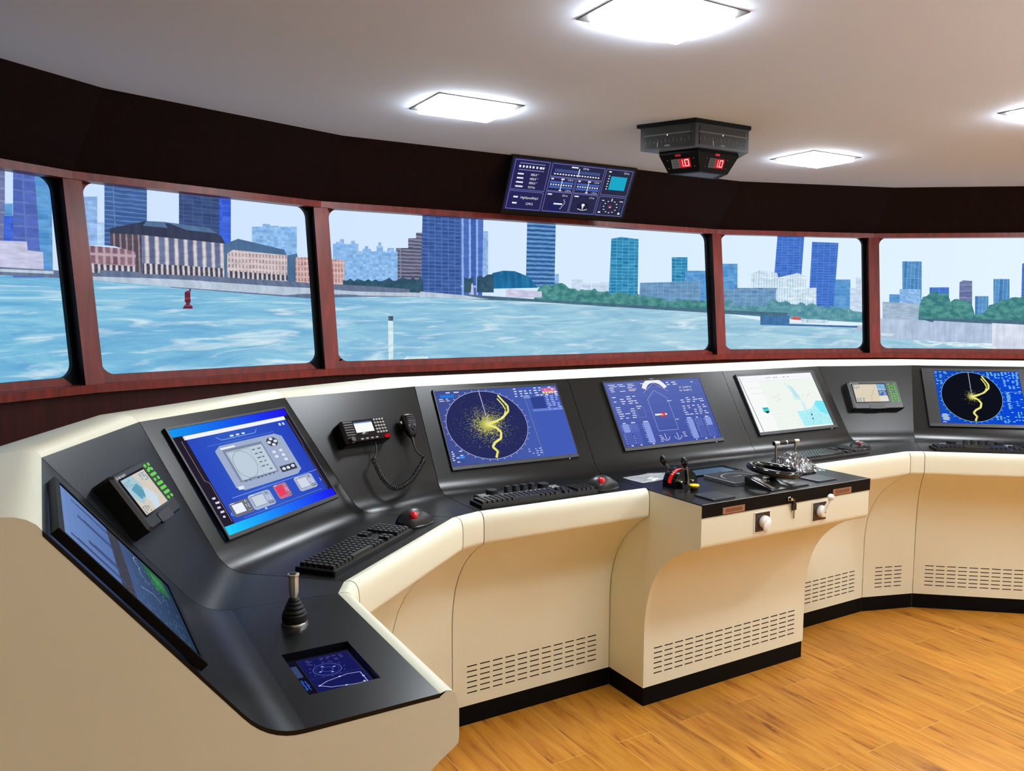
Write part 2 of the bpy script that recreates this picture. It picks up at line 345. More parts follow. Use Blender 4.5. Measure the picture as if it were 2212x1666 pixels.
    ('projected_wave', 'mast', 10, [(27.43, 1.165), (28.62, 1.158), (29.12, 1.173), (29.67, 1.14), (30.5, 1.084), (31.17, 1.074), (32.01, 1.107), (32.81, 1.078), (34.42, 1.086), (35.71, 1.054), (35.72, 1.036), (34.27, 1.06), (32.82, 1.052), (32.02, 1.081), (31.01, 1.051), (30.17, 1.081), (29.13, 1.143), (28.63, 1.136), (27.44, 1.143)]),
    ('projected_tower', 'blue_glass_tower', 3, [(28.81, 1.729), (30.2, 1.729), (30.36, 1.383), (28.96, 1.382)]),
    ('projected_building', 'pale_block', 4, [(28.7, 1.51), (30.2, 1.511), (30.3, 1.309), (28.79, 1.309)]),
    ('projected_building', 'sky_blue_tower', 2, [(27.98, 1.47), (28.79, 1.47), (28.84, 1.346), (28.03, 1.345)]),
    ('projected_building', 'royal_tower', 2, [(30.86, 1.525), (32.24, 1.526), (32.36, 1.273), (30.98, 1.273)]),
    ('projected_tower', 'grey_tower', 2, [(32.96, 1.566), (33.21, 1.581), (33.83, 1.577), (33.98, 1.274), (33.04, 1.273)]),
    ('projected_building', 'blue_glass_tower', 3, [(34.08, 1.457), (35.0, 1.457), (35.09, 1.274), (34.17, 1.274)]),
    ('projected_tower', 'blue_glass_tower', 2, [(35.28, 1.592), (36.37, 1.591), (36.54, 1.275), (35.44, 1.274)]),
    ('projected_tower', 'royal_tower', 2, [(37.15, 1.71), (37.83, 1.746), (38.74, 1.745), (39.02, 1.24), (37.3, 1.239)]),
    ('projected_building', 'far_block', 1, [(36.4, 1.428), (37.33, 1.428), (37.41, 1.275), (36.48, 1.275)]),
    ('projected_building', 'grey_hall', 5, [(27.49, 1.411), (30.19, 1.397), (30.25, 1.258), (27.56, 1.264)]),
    ('projected_trees', 'green_trees', 6, [(30.15, 1.258), (30.16, 1.383), (30.4, 1.456), (31.14, 1.485), (32.13, 1.471), (32.38, 1.42), (33.13, 1.42), (33.81, 1.413), (34.12, 1.31), (34.78, 1.325), (35.07, 1.384), (35.99, 1.428), (37.07, 1.457), (39.81, 1.439), (39.92, 1.24), (32.74, 1.229)]),
    ('projected_quay', 'bank_strip', 7, [(30.24, 1.28), (34.97, 1.274), (39.91, 1.255), (39.93, 1.211), (34.98, 1.237), (30.26, 1.247)]),
    ('projected_quay_wall', 'concrete_wall', 8, [(27.38, 1.279), (30.75, 1.265), (35.37, 1.238), (35.44, 1.083), (31.49, 1.096), (27.45, 1.124)]),
    ('projected_quay_wall', 'stained_wall', 8, [(35.3, 1.245), (40.23, 1.219), (40.37, 0.967), (35.4, 1.046)]),
    ('projected_buoy', 'buoy', 12, [(-20.61, 1.345), (-20.53, 1.361), (-20.42, 1.37), (-20.5, 1.38), (-20.49, 1.427), (-20.37, 1.436), (-20.26, 1.436), (-20.23, 1.46), (-20.16, 1.46), (-20.17, 1.446), (-20.22, 1.422), (-20.21, 1.38), (-20.28, 1.368), (-20.13, 1.357), (-20.13, 1.345)]),
    ('projected_mast', 'mast', 12, [(-9.07, 1.301), (-8.74, 1.301), (-8.76, 0.876), (-9.06, 0.878)]),
    ('projected_mast', 'mast_cap', 13, [(-9.07, 1.301), (-8.74, 1.301), (-8.75, 1.272), (-9.07, 1.273)]),
    ('projected_deck', 'mast', 12, [(-8.08, 1.03), (-7.9, 1.047), (-6.48, 1.042), (-5.87, 0.858), (-8.1, 0.872)]),
]
SHORE = [(-29.68, 1.49), (-26.15, 1.485), (-22.5, 1.481), (-17.54, 1.442), (-13.83, 1.415), (-10.63, 1.422), (-6.92, 1.423), (-3.94, 1.415), (1.0, 1.4), (6.17, 1.374), (15.42, 1.317), (18.3, 1.264), (21.85, 1.235), (25.69, 1.213), (27.6, 1.161), (28.62, 1.154), (29.12, 1.169), (30.3, 1.147), (30.83, 1.096), (31.49, 1.085), (31.98, 1.103), (32.81, 1.082), (34.42, 1.09), (35.39, 1.061), (36.03, 1.047), (36.83, 1.011), (37.79, 0.964), (40.41, 0.894)]
# ------------------------------------------------------------------ room shell
ZC = 2.248; ZS = 1.013; ZH = 1.933
S = [(-0.772,3.231),(0.193,3.944),(1.382,4.340),(4.339,4.361),(5.572,3.971),(6.873,3.040)]
H = [(-0.833,3.313),(0.146,4.035),(1.365,4.441),(4.355,4.463),(5.618,4.063),(6.932,3.123)]
CE = [(-0.677,3.102),(0.268,3.799),(1.408,4.179),(4.315,4.200),(5.499,3.825),(6.779,2.909)]
XL, XR, YB = -1.75, 8.0, -3.0
def floor_mat():
    m = bpy.data.materials.new('oak_planks'); m.use_nodes = True
    nt = m.node_tree; b = nt.nodes['Principled BSDF']; N = nt.nodes.new; L = nt.links.new
    tc = N('ShaderNodeTexCoord'); mp = N('ShaderNodeMapping'); mp.inputs['Rotation'].default_value = (0,0,R(90))
    mp.inputs['Location'].default_value = (0.33,0.0,0)
    L(tc.outputs['Object'], mp.inputs[0])
    br = N('ShaderNodeTexBrick'); br.inputs['Scale'].default_value = 1.0; br.inputs['Brick Width'].default_value = 1.15
    br.inputs['Row Height'].default_value = 0.125; br.inputs['Mortar Size'].default_value = 0.0011; br.offset = 0.37; br.inputs['Bias'].default_value = 0
    br.inputs['Color1'].default_value = (0,0,0,1); br.inputs['Color2'].default_value = (1,1,1,1); br.inputs['Mortar'].default_value = (0.5,0.5,0.5,1)
    L(mp.outputs[0], br.inputs['Vector'])
    g = N('ShaderNodeMapping'); g.inputs['Scale'].default_value = (13, 1.3, 1); L(tc.outputs['Object'], g.inputs[0])
    ad = N('ShaderNodeVectorMath'); ad.operation = 'ADD'; L(g.outputs[0], ad.inputs[0])
    sc = N('ShaderNodeVectorMath'); sc.operation = 'SCALE'; sc.inputs['Scale'].default_value = 7.0; L(br.outputs['Color'], sc.inputs[0]); L(sc.outputs[0], ad.inputs[1])
    n1 = N('ShaderNodeTexNoise'); n1.inputs['Scale'].default_value = 2.2; n1.inputs['Detail'].default_value = 7; n1.inputs['Roughness'].default_value = 0.62; n1.inputs['Distortion'].default_value = 1.3
    L(ad.outputs[0], n1.inputs['Vector'])
    cr = N('ShaderNodeValToRGB'); e = cr.color_ramp.elements
    e[0].position = 0.33; e[0].color = lin((132, 78, 22)); e[1].position = 0.54; e[1].color = lin((196, 134, 46))
    x = e.new(0.40); x.color = lin((178, 114, 38)); x = e.new(0.75); x.color = lin((208, 148, 60))
    L(n1.outputs['Fac'], cr.inputs[0])
    hs = N('ShaderNodeHueSaturation'); L(cr.outputs[0], hs.inputs['Color'])
    mr = N('ShaderNodeMapRange'); mr.inputs['To Min'].default_value = 0.86; mr.inputs['To Max'].default_value = 1.1; L(br.outputs['Color'], mr.inputs['Value']); L(mr.outputs[0], hs.inputs['Value'])
    mx = N('ShaderNodeMix'); mx.data_type = 'RGBA'; mx.inputs[7].default_value = lin((210, 166, 84)); L(br.outputs['Fac'], mx.inputs[0]); L(hs.outputs[0], mx.inputs[6])
    L(mx.outputs[2], b.inputs['Base Color']); b.inputs['Roughness'].default_value = 0.42; b.inputs['Specular IOR Level'].default_value = 0.4
    return m
EL = (-1.75, 1.95); ER = (8.0, 1.50)       # where the glazed front meets the side walls
hull = [(XL,YB),(XR,YB),ER,(6.95,3.16),(5.63,4.10),(4.36,4.50),(1.36,4.48),(0.13,4.07),(-0.85,3.35),EL]
f = MB(); f.add([(x,y,0) for x,y in hull], [tuple(range(len(hull)))]); struct(obj('floor', f, floor_mat(), smooth=0))
f = MB(); chull = [(XL,YB),(XR,YB),(8.0,1.45)]+CE[::-1]+[(-1.75,1.80)]
f.add([(x,y,ZC) for x,y in chull], [tuple(range(len(chull)-1,-1,-1))]); struct(obj('ceiling', f, CEILM, smooth=0))
WALLP = pm('wall_paint', (226, 228, 222), 0.8, vary=0.03)
f = MB(); f.add([(XL,YB,0),(XR,YB,0),(XR,YB,ZC),(XL,YB,ZC)], [(0,1,2,3)]); struct(obj('wall_back', f, WALLP, smooth=0))
f = MB(); f.add([(XL,YB,0),(XL,1.95,0),(XL,1.95,ZC),(XL,YB,ZC)], [(0,1,2,3)]); struct(obj('wall_left', f, WALLP, smooth=0))
f = MB(); f.add([(XR,YB,0),(XR,1.5,0),(XR,1.5,ZC),(XR,YB,ZC)], [(0,1,2,3)]); struct(obj('wall_right', f, WALLP, smooth=0))
def off(P, i, d):
    """push corner i of the polyline P outwards (away from the room) by d"""
    a = Vector(P[max(i-1,0)]); b = Vector(P[i]); c = Vector(P[min(i+1,len(P)-1)])
    n = Vector((0,0))
    for p, q in ((a,b),(b,c)):
        t = q-p
        if t.length > 1e-6: t.normalize(); n += Vector((-t.y, t.x))
    n.normalize(); t = (c-b if i < len(P)-1 else b-a).normalized(); k = n.dot(Vector((-t.y,t.x)))
    return tuple(b + n*(d/k))
# wall under the windows, slightly behind the sill boards
f = MB(); low = [EL]+[off(S,i,0.035) for i in range(6)]+[ER]
f.loft([[(x,y,z) for z in (0, ZS-0.03)] for x,y in low]); struct(obj('wall_front_lower', f, MAHOGD, smooth=0))
# sloping fascia between window heads and ceiling
f = MB(); fa = [((-1.9,2.02),(-1.78,1.78))]+[(H[i],CE[i]) for i in range(6)]+[((8.1,1.55),(7.95,1.42))]
f.loft([[(h[0],h[1],ZH),(c[0],c[1],ZC)] for h,c in fa]); struct(obj('wall_front_upper', f, FASC, smooth=0))
# plain panels beyond the outer windows
f = MB(); f.loft([[(*EL,ZS-0.03),(-1.9,2.02,ZH)],[(*off(S,0,0.03),ZS-0.03),(*off(H,0,0.03),ZH)]])
f.loft([[(*off(S,5,0.03),ZS-0.03),(*off(H,5,0.03),ZH)],[(*ER,ZS-0.03),(8.1,1.55,ZH)]]); struct(obj('wall_front_end', f, MAHOGD, smooth=0))

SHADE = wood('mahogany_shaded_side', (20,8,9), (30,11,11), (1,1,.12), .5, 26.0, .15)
def window(i):
    o0 = Vector((*S[i],ZS)); o1 = Vector((*S[i+1],ZS)); h0 = Vector((*H[i],ZH)); h1 = Vector((*H[i+1],ZH))
    w = bpy.data.objects.new('window_%d' % (i+1), None); COL.objects.link(w); w.location = (o0+o1)/2; struct(w)
    org = w.location
    # frame plate, set back 6 cm, with a round-cornered opening
    def q(u, v, d):
        a = [Vector((*off(S,i,d),ZS)), Vector((*off(S,i+1,d),ZS))]; b = [Vector((*off(H,i,d),ZH)), Vector((*off(H,i+1,d),ZH))]
        p0 = a[0].lerp(a[1],u); p1 = b[0].lerp(b[1],u); return p0.lerp(p1,v)
    L = (o1-o0).length; hh = (h0-o0).length
    ml = 0.066/L; mr = 0.062/L; v0 = 0.036/hh; v1 = 1-0.026/hh; rr = 0.062
    inner = []
    for cu, cv, a0 in ((1-mr, v0, 270), (1-mr, v1, 0), (ml, v1, 90), (ml, v0, 180)):
        su = -1 if cu > 0.5 else 1; sv = 1 if cv < 0.5 else -1
        for k in range(9):
            t = R(a0+90*k/8); inner.append((cu+su*rr/L+rr/L*math.cos(t), cv+sv*rr/hh+rr/hh*math.sin(t)))
    outer = []
    for u, v in inner:
        du, dv = (u-0.5)*L, (v-0.5)*hh; k = max(abs(du)/(L/2), abs(dv)/(hh/2)); outer.append((0.5+du/k/L, 0.5+dv/k/hh))
    # pin the exact outer corners
    for ci, cn in ((4,(1,0)),(13,(1,1)),(22,(0,1)),(31,(0,0))): outer[ci] = cn
    mb = MB(); n = len(inner)
    ro = [tuple(q(u,v,0.06)-org) for u,v in outer]; ri = [tuple(q(u,v,0.06)-org) for u,v in inner]; rb = [tuple(q(u,v,0.085)-org) for u,v in inner]
    mb.loft([ro, ri], 0, True)
    for k in range(n):      # black on the head and starboard sides is shade painted in
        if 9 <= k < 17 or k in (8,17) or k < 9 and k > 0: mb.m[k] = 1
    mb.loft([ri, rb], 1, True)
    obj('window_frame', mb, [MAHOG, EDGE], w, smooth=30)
    # sill board and head board
    def board(name, P, za, zb, d0, d1, mat):
        a0, a1 = off(P,i,d0), off(P,i+1,d0); b0, b1 = off(P,i,d1), off(P,i+1,d1)
        m = MB(); m.add([(*a0,za),(*a1,za),(*a1,zb),(*a0,zb),(*b0,za),(*b1,za),(*b1,zb),(*b0,zb)],
              [(0,1,2,3),(4,7,6,5),(0,4,5,1),(3,2,6,7),(0,3,7,4),(1,5,6,2)])
        m.v = [tuple(Vector(p)-org) for p in m.v]; obj(name, m, mat, w, smooth=0)
    board('sill_board', S, ZS-0.034, ZS+0.002, -0.008, 0.075, MAHOG)
    board('head_board', H, ZH-0.03, ZH+0.004, -0.004, 0.075, MAHOG)
    # mullion post at the left corner
    for k, nm in ((i, 'mullion'),) if i < 4 else ((i, 'mullion'), (i+1, 'mullion')):
        tl = (Vector(S[min(k+1,5)])-Vector(S[max(k-1,0)])).normalized(); tn = Vector((-tl.y, tl.x))
        m = MB(); hw = 0.042
        def ring(P, z, d0): 
            b = Vector(P[k]); return [(*(b+tl*(-hw)+tn*d0),z),(*(b+tl*hw+tn*d0),z),(*(b+tl*hw+tn*0.07),z),(*(b-tl*hw+tn*0.07),z)]
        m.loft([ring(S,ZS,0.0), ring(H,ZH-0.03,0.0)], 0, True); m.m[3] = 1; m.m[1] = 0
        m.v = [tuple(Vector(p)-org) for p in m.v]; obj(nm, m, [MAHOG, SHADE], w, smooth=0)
for i in range(5): window(i)

# ------------------------------------------------------------------ ceiling lights
LED = em((242, 249, 255), 66.0, True)
FRAMEM = pm('light_frame', (84, 83, 82), 0.5)
def light(x, y, label, first=[None]):
    t = thing('ceiling_light', label, 'light', at(x, y, ZC), 'square recessed ceiling light panels')
    if first[0] is None:
        fr = MB(); a, b, c, d = 0.208, 0.160, 0.176, 0.132
        o = [(-a,-b),(a,-b),(a,b),(-a,b)]; i_ = [(-c,-d),(c,-d),(c,d),(-c,d)]
        fr.loft([[(x_,y_,-0.0005) for x_,y_ in o],[(x_,y_,-0.004) for x_,y_ in o],[(x_,y_,-0.004) for x_,y_ in i_]], 0, True)
        df = MB(); df.cbox(-c,c,-d,d,-0.024,-0.0008,0.002)
        first[0] = (obj('light_frame', fr, FRAMEM, t, smooth=0), obj('diffuser', df, LED, t, smooth=0))
    else:
        for s in first[0]:
            k = s.copy(); COL.objects.link(k); k.parent = t
light(1.69, 1.99, 'big glowing ceiling panel at the top edge, nearest to the camera')
light(1.69, 3.31, 'glowing ceiling panel above the left end of the wide middle window')
light(4.04, 3.34, 'glowing ceiling panel just beyond the black ceiling-hung indicator')
light(4.04, 2.00, 'glowing ceiling panel cut by the right edge of the photo')
for x, y in ((1.69,0.67),(4.04,0.67),(4.04,-0.65),(4.04,-1.97),(6.39,-0.65),(6.39,2.0),(6.39,0.67)):
    light(x, y, 'ceiling light panel further back in the room behind the camera')

# added area fill, out of view, brightens the ceiling from below
ul = bpy.data.lights.new('ceiling_fill', 'AREA'); ul.shape = 'RECTANGLE'; ul.size = 3.6; ul.size_y = 2.6; ul.energy = 48; ul.color = (1.0, 0.96, 0.92)
uo = bpy.data.objects.new('ceiling_fill', ul); COL.objects.link(uo); uo.location = (3.9, -0.6, 0.9); uo.rotation_euler = (R(180), 0, 0)

# ------------------------------------------------------------------ curved projection screen with the harbour picture
PC = (2.85, -1.55); PR = 6.35
def pj(phi, z, layer): 
    r = PR-0.0016*layer; return (PC[0]+r*math.sin(R(phi)), PC[1]+r*math.cos(R(phi)), z)
def facade(name, base, alt, sx, sy, mort=None, ms=0.12, mode='windows'):
    """lit picture of a facade (rows of windows), of foliage or of a stained wall"""
    key = 'picture_'+name
    if key in MATS: return MATS[key]
    m = bpy.data.materials.new(key); m.use_nodes = True; nt = m.node_tree; nt.nodes.clear(); N = nt.nodes.new; L = nt.links.new
    o = N('ShaderNodeOutputMaterial'); e = N('ShaderNodeEmission'); uv = N('ShaderNodeUVMap')
    nz = N('ShaderNodeTexNoise'); nz.inputs['Detail'].default_value = 4; mp = N('ShaderNodeMapping'); L(uv.outputs[0], mp.inputs[0]); L(mp.outputs[0], nz.inputs['Vector'])
    hs = N('ShaderNodeHueSaturation'); mr = N('ShaderNodeMapRange'); mr.inputs['From Min'].default_value = .25; mr.inputs['From Max'].default_value = .75
    if mode == 'windows':
        br = N('ShaderNodeTexBrick'); wob = N('ShaderNodeTexNoise'); wob.inputs['Scale'].default_value = 30; va = N('ShaderNodeVectorMath'); va.operation = 'MULTIPLY_ADD'; va.inputs[1].default_value = (.006,.008,0)
        L(uv.outputs[0], wob.inputs['Vector']); L(wob.outputs['Color'], va.inputs[0]); L(uv.outputs[0], va.inputs[2])
        br.inputs['Scale'].default_value = 1; br.inputs['Brick Width'].default_value = sx; br.inputs['Row Height'].default_value = sy; br.offset = 0
        br.inputs['Mortar Size'].default_value = ms*min(sx,sy); br.inputs['Mortar Smooth'].default_value = 0.8
        br.inputs['Color1'].default_value = lin(base); br.inputs['Color2'].default_value = lin(alt); br.inputs['Mortar'].default_value = lin(mort or mixc(base,(255,255,255),0.14))
        L(va.outputs[0], br.inputs['Vector']); L(br.outputs['Color'], hs.inputs['Color'])
        nz.inputs['Scale'].default_value = 30; mp.inputs['Scale'].default_value = (.5,1.6,1); mr.inputs['To Min'].default_value = 0.78; mr.inputs['To Max'].default_value = 1.2
    else:
        cr = N('ShaderNodeValToRGB'); n2 = N('ShaderNodeTexNoise'); m2 = N('ShaderNodeMapping'); L(uv.outputs[0], m2.inputs[0]); L(m2.outputs[0], n2.inputs['Vector']); n2.inputs['Detail'].default_value = 5
        cr.color_ramp.elements[0].position = .38; cr.color_ramp.elements[0].color = lin(alt); cr.color_ramp.elements[1].position = .64; cr.color_ramp.elements[1].color = lin(base)
        L(n2.outputs['Fac'], cr.inputs[0]); L(cr.outputs[0], hs.inputs['Color'])
        if mode == 'leaves': n2.inputs['Scale'].default_value = 16; m2.inputs['Scale'].default_value = (1,1.5,1); nz.inputs['Scale'].default_value = 55
        else: n2.inputs['Scale'].default_value = 5; m2.inputs['Scale'].default_value = (7,.7,1); nz.inputs['Scale'].default_value = 9
        mr.inputs['To Min'].default_value = 0.82; mr.inputs['To Max'].default_value = 1.16
    L(nz.outputs['Fac'], mr.inputs['Value']); L(mr.outputs[0], hs.inputs['Value'])
    L(hs.outputs[0], e.inputs['Color']); L(e.outputs[0], o.inputs['Surface']); m.cycles.emission_sampling = 'NONE'
    MATS[key] = m; return m
ST = {
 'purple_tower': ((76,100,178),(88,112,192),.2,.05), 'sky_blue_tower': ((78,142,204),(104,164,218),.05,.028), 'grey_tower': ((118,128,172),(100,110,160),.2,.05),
 'deep_blue_tower': ((48,84,206),(70,110,220),.06,.03), 'white_hall': ((192,194,224),(206,206,232),.2,.1), 'quay_dark': ((92,108,142),(110,124,150),.12,.02),
 'quay_light': ((176,192,212),(192,206,222),.1,.03), 'pale_tower': ((128,168,222),(160,196,238),.02,.02), 'pale_blue': ((176,208,244),(190,216,246),.06,.04),
 'blue_tower': ((70,102,160),(62,92,150),.2,.021,(96,132,186),.22), 'dark_tower': ((54,74,122),(64,86,134),.05,.02), 'red_hall': ((146,112,124),(116,84,100),.035,.05,(186,164,176),.3),
 'bank_shade': ((92,80,94),(80,70,86),.03,.6,(150,138,146),.22), 'bank_front': ((112,126,162),(92,102,138),.050,.6,(214,206,210),.30), 'bank_roof': ((52,58,80),(60,66,90),.2,.02),
 'bank_roof_light': ((92,120,158),(84,110,148),.3,.02), 'pale_block': ((122,172,228),(156,200,242),.022,.018), 'slate_roof': ((76,108,146),(84,116,154),.2,.02),
 'cream_hall': ((172,156,164),(140,116,124),.020,.030,(212,198,200),.5), 'pink_hall': ((190,146,146),(160,112,114),.02,.03,(214,184,182),.4), 'brown_tower': ((96,96,120),(80,80,106),.3,.022,(136,140,164),.3),
 'blue_grid_tower': ((66,96,162),(52,82,146),.05,.024,(90,122,186),.16), 'striped_tower': ((66,98,178),(84,116,194),.055,.5,(150,186,238),.2), 'dark_trees': ((44,76,98),(58,92,112),.05,.04),
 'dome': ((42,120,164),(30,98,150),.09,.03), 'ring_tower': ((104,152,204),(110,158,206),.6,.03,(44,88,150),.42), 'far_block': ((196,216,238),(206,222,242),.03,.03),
 'teal_tower': ((36,122,170),(62,146,190),.05,.024,(96,176,208),.14), 'low_block': ((112,156,194),(94,138,182),.05,.03), 'green_trees': ((92,158,152),(58,120,126),.07,.04),
 'bank_strip': ((70,104,128),(80,116,136),.3,.02), 'royal_tower': ((60,106,196),(70,116,204),.05,.02,(88,134,214),.2), 'white_blocks': ((176,206,230),(206,226,240),.022,.08,(224,238,246),.3),
 'teal_trees': ((112,168,178),(78,138,156),.08,.03), 'barge': ((56,104,158),(70,120,170),.02,.2), 'red_roof': ((204,96,96),(190,84,88),.1,.1), 'white_fence': ((214,230,240),(150,190,216),.02,.1),
 'blue_glass_tower': ((70,126,184),(96,152,204),.03,.4,(122,176,216),.12), 'grey_hall': ((146,170,196),(170,190,212),.08,.04),
 'concrete_wall': ((170,188,216),(186,202,226),.11,.4,(134,154,186),.05), 'stained_wall': ((222,230,244),(206,214,232),.1,.06), 'buoy': ((112,42,62),(90,30,50),.1,.035,(150,80,96),.1),
 'arcade': ((64,66,86),(74,76,98),.028,.5,(214,206,208),.34), 'mast': ((206,230,236),(214,236,240),.2,.2), 'mast_cap': ((62,84,104),(62,84,104),.2,.2)}
def picture_base(name, pick):
    m = bpy.data.materials.new('picture_'+name); m.use_nodes = True; nt = m.node_tree; nt.nodes.clear(); N = nt.nodes.new; L = nt.links.new
    o = N('ShaderNodeOutputMaterial'); e = N('ShaderNodeEmission'); uv = N('ShaderNodeUVMap'); sp = N('ShaderNodeSeparateXYZ'); L(uv.outputs[0], sp.inputs[0])
    if pick == 'sky':
        cr = N('ShaderNodeValToRGB'); mr = N('ShaderNodeMapRange'); mr.inputs['From Min'].default_value = -3.2; mr.inputs['From Max'].default_value = 4.2
        L(sp.outputs[0], mr.inputs['Value']); L(mr.outputs[0], cr.inputs[0])
        cr.color_ramp.elements[0].color = lin((205,226,255)); cr.color_ramp.elements[1].color = lin((228,245,255)); L(cr.outputs[0], e.inputs['Color'])
        e.inputs['Strength'].default_value = 1.0
    else:
        mp = N('ShaderNodeMapping'); mp.inputs['Scale'].default_value = (0.75, 4.0, 1); L(uv.outputs[0], mp.inputs[0])
        n1 = N('ShaderNodeTexNoise'); n1.inputs['Scale'].default_value = 2.4; n1.inputs['Detail'].default_value = 10; n1.inputs['Roughness'].default_value = 0.68; n1.inputs['Distortion'].default_value = 0.8; L(mp.outputs[0], n1.inputs['Vector'])
        mp2 = N('ShaderNodeMapping'); mp2.inputs['Scale'].default_value = (0.95, 6.2, 1); mp2.inputs['Location'].default_value = (3.1,0.4,0); L(uv.outputs[0], mp2.inputs[0])
        n2 = N('ShaderNodeTexNoise'); n2.inputs['Scale'].default_value = 2.6; n2.inputs['Detail'].default_value = 6; n2.inputs['Roughness'].default_value = 0.5; n2.inputs['Distortion'].default_value = 1.1; L(mp2.outputs[0], n2.inputs['Vector'])
        side = N('ShaderNodeMapRange'); side.inputs['From Min'].default_value = -3.2; side.inputs['From Max'].default_value = 1.2; L(sp.outputs[0], side.inputs['Value'])
        def ramp(cols, fac):
            cr = N('ShaderNodeValToRGB')
            for k, (p, c) in enumerate(cols):
                el = cr.color_ramp.elements[k] if k < 2 else cr.color_ramp.elements.new(p)
                el.position = p; el.color = lin(c)
            L(fac, cr.inputs[0]); return cr.outputs[0]
        a = ramp([(0.3,(92,160,210)),(0.7,(150,208,230)),(0.5,(116,184,220))], n1.outputs['Fac'])
        b = ramp([(0.3,(128,178,208)),(0.7,(186,220,232)),(0.5,(156,200,222))], n1.outputs['Fac'])
        mx = N('ShaderNodeMix'); mx.data_type = 'RGBA'; L(side.outputs[0], mx.inputs[0]); L(a, mx.inputs[6]); L(b, mx.inputs[7])
        crest = N('ShaderNodeValToRGB'); crest.color_ramp.elements[0].position = 0.53; crest.color_ramp.elements[0].color = (0,0,0,1); crest.color_ramp.elements[1].position = 0.74; crest.color_ramp.elements[1].color = (0.8,0.8,0.8,1)
        L(n2.outputs['Fac'], crest.inputs[0])
        m2 = N('ShaderNodeMix'); m2.data_type = 'RGBA'; m2.inputs[7].default_value = lin((232,246,250)); L(crest.outputs[0], m2.inputs[0]); L(mx.outputs[2], m2.inputs[6])
        L(m2.outputs[2], e.inputs['Color'])
    L(e.outputs[0], o.inputs['Surface']); return m
def pic(name, phis_z, layer, mat, parent, strip=None):
    """one shape of the projected picture, lying on the curved screen"""
    me = bpy.data.meshes.new(name)
    if strip is None: vs = [pj(p,z,layer) for p,z in phis_z]; fs = [tuple(range(len(vs)))]; uvs = [(R(p)*PR, z) for p,z in phis_z]
    else:
        vs, fs, uvs = [], [], []
        for p, col in strip:
            for z, vv in col: vs.append(pj(p,z,layer)); uvs.append((R(p)*PR, vv))
        n = len(strip[0][1])
        for a in range(len(strip)-1):
            for k in range(n-1): fs.append((a*n+k, (a+1)*n+k, (a+1)*n+k+1, a*n+k+1))
    me.from_pydata(vs, [], fs); me.materials.append(mat)
    ul = me.uv_layers.new(name='UVMap')
    for lp in me.loops: ul.data[lp.index].uv = uvs[lp.vertex_index]
    o = bpy.data.objects.new(name, me); COL.objects.link(o); o.parent = parent; return o
screen = thing('projection_screen', 'curved harbour picture of river, quays and towers seen through all five windows', 'screen')
phis = [-37+1.5*k for k in range(53)]
pic('projected_sky', None, 0, picture_base('sky','sky'), screen, [(p, [(0.6,0.6),(2.5,2.5)]) for p in phis])
def shore(phi):
    for (a, za), (b, zb) in zip(SHORE, SHORE[1:]):
        if a <= phi <= b: return za+(zb-za)*(phi-a)/(b-a)
    return SHORE[0][1] if phi < SHORE[0][0] else SHORE[-1][1]
def wv(z, zs):       # waves crowd together towards the far shore
    d = max(0.0, 1.56-z); return 0.55*math.log(0.05+d)
fine = [-37+0.4*k for k in range(197)]
pic('projected_water', None, 1, picture_base('water','water'), screen, [(p, [(0.6+(shore(p)-0.6)*k/14, wv(0.6+(shore(p)-0.6)*k/14, 0)) for k in range(15)]) for p in fine])
for name, style, layer, pts in CITY:
    b = ST[style]
    P = list(pts)
    if style in ('green_trees','teal_trees','dark_trees','dome'):     # leafy outlines are uneven
        Q = []
        for (a, c) in zip(P, P[1:]+P[:1]):
            n = max(1, int(abs(c[0]-a[0])/0.22)) if style != 'dome' else 3
            for k in range(n):
                t = k/n; up_ = 1 if (a[1]+c[1])/2 > sum(p[1] for p in P)/len(P) else 0
                Q.append((a[0]+(c[0]-a[0])*t, a[1]+(c[1]-a[1])*t + (random.uniform(-0.012,0.016)*up_ if style != 'dome' else 0)))
        P = Q
    md = 'leaves' if style in ('green_trees','teal_trees','dark_trees','bank_strip') else 'wall' if style in ('concrete_wall','stained_wall','quay_light','quay_dark','slate_roof','bank_roof','bank_roof_light','dome') else 'windows'
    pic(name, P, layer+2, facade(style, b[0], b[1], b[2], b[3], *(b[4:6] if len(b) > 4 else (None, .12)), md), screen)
# ------------------------------------------------------------------ console
ZD = 0.756; ZR = 1.086; ZT = 1.107
du = (math.cos(R(-39.8)), math.sin(R(-39.8)))
def sh(p, k=0.9): return (p[0]+du[0]*k, p[1]+du[1]*k)
#        desk edge      cove corner     ridge           cap back        bullnose face   plinth line
ND = {
 0: ((.508,1.090), (.248,1.090), (-.010,1.090), (-.160,1.090), (.541,1.090), (.335,1.090)),
 1: ((.511,1.597), (.250,1.615), (-.010,1.629), (-.160,1.480), (.544,1.585), (.336,1.650)),
 2: ((.547,1.664), (.336,1.855), (.186,2.034), (.095,2.040), (.573,1.641), (.382,1.764)),
 3: ((.992,2.035), (.775,2.205), (.611,2.380), (.548,2.430), (1.008,2.003), (.846,2.155)),
 4: ((1.085,2.062), (1.085,2.314), (1.085,2.5165), (1.030,2.672), (1.090,2.029), (1.085,2.235)),
 5: ((1.710,2.062), (1.710,2.314), (1.710,2.5165), (1.710,2.672), (1.710,2.029), (1.710,2.235)),
 6: ((2.506,2.062), (2.506,2.314), (2.506,2.5165), (2.506,2.672), (2.506,2.029), (2.506,2.235)),
 7: ((3.115,2.062), (3.115,2.314), (3.115,2.5165), (3.150,2.672), (3.111,2.029), (3.119,2.235)),
 8: ((3.180,2.027), (3.414,2.214), (3.575,2.350), (3.640,2.462), (3.160,1.998), (3.366,2.155)),
}
ND[9] = tuple(sh(p) for p in ND[8])
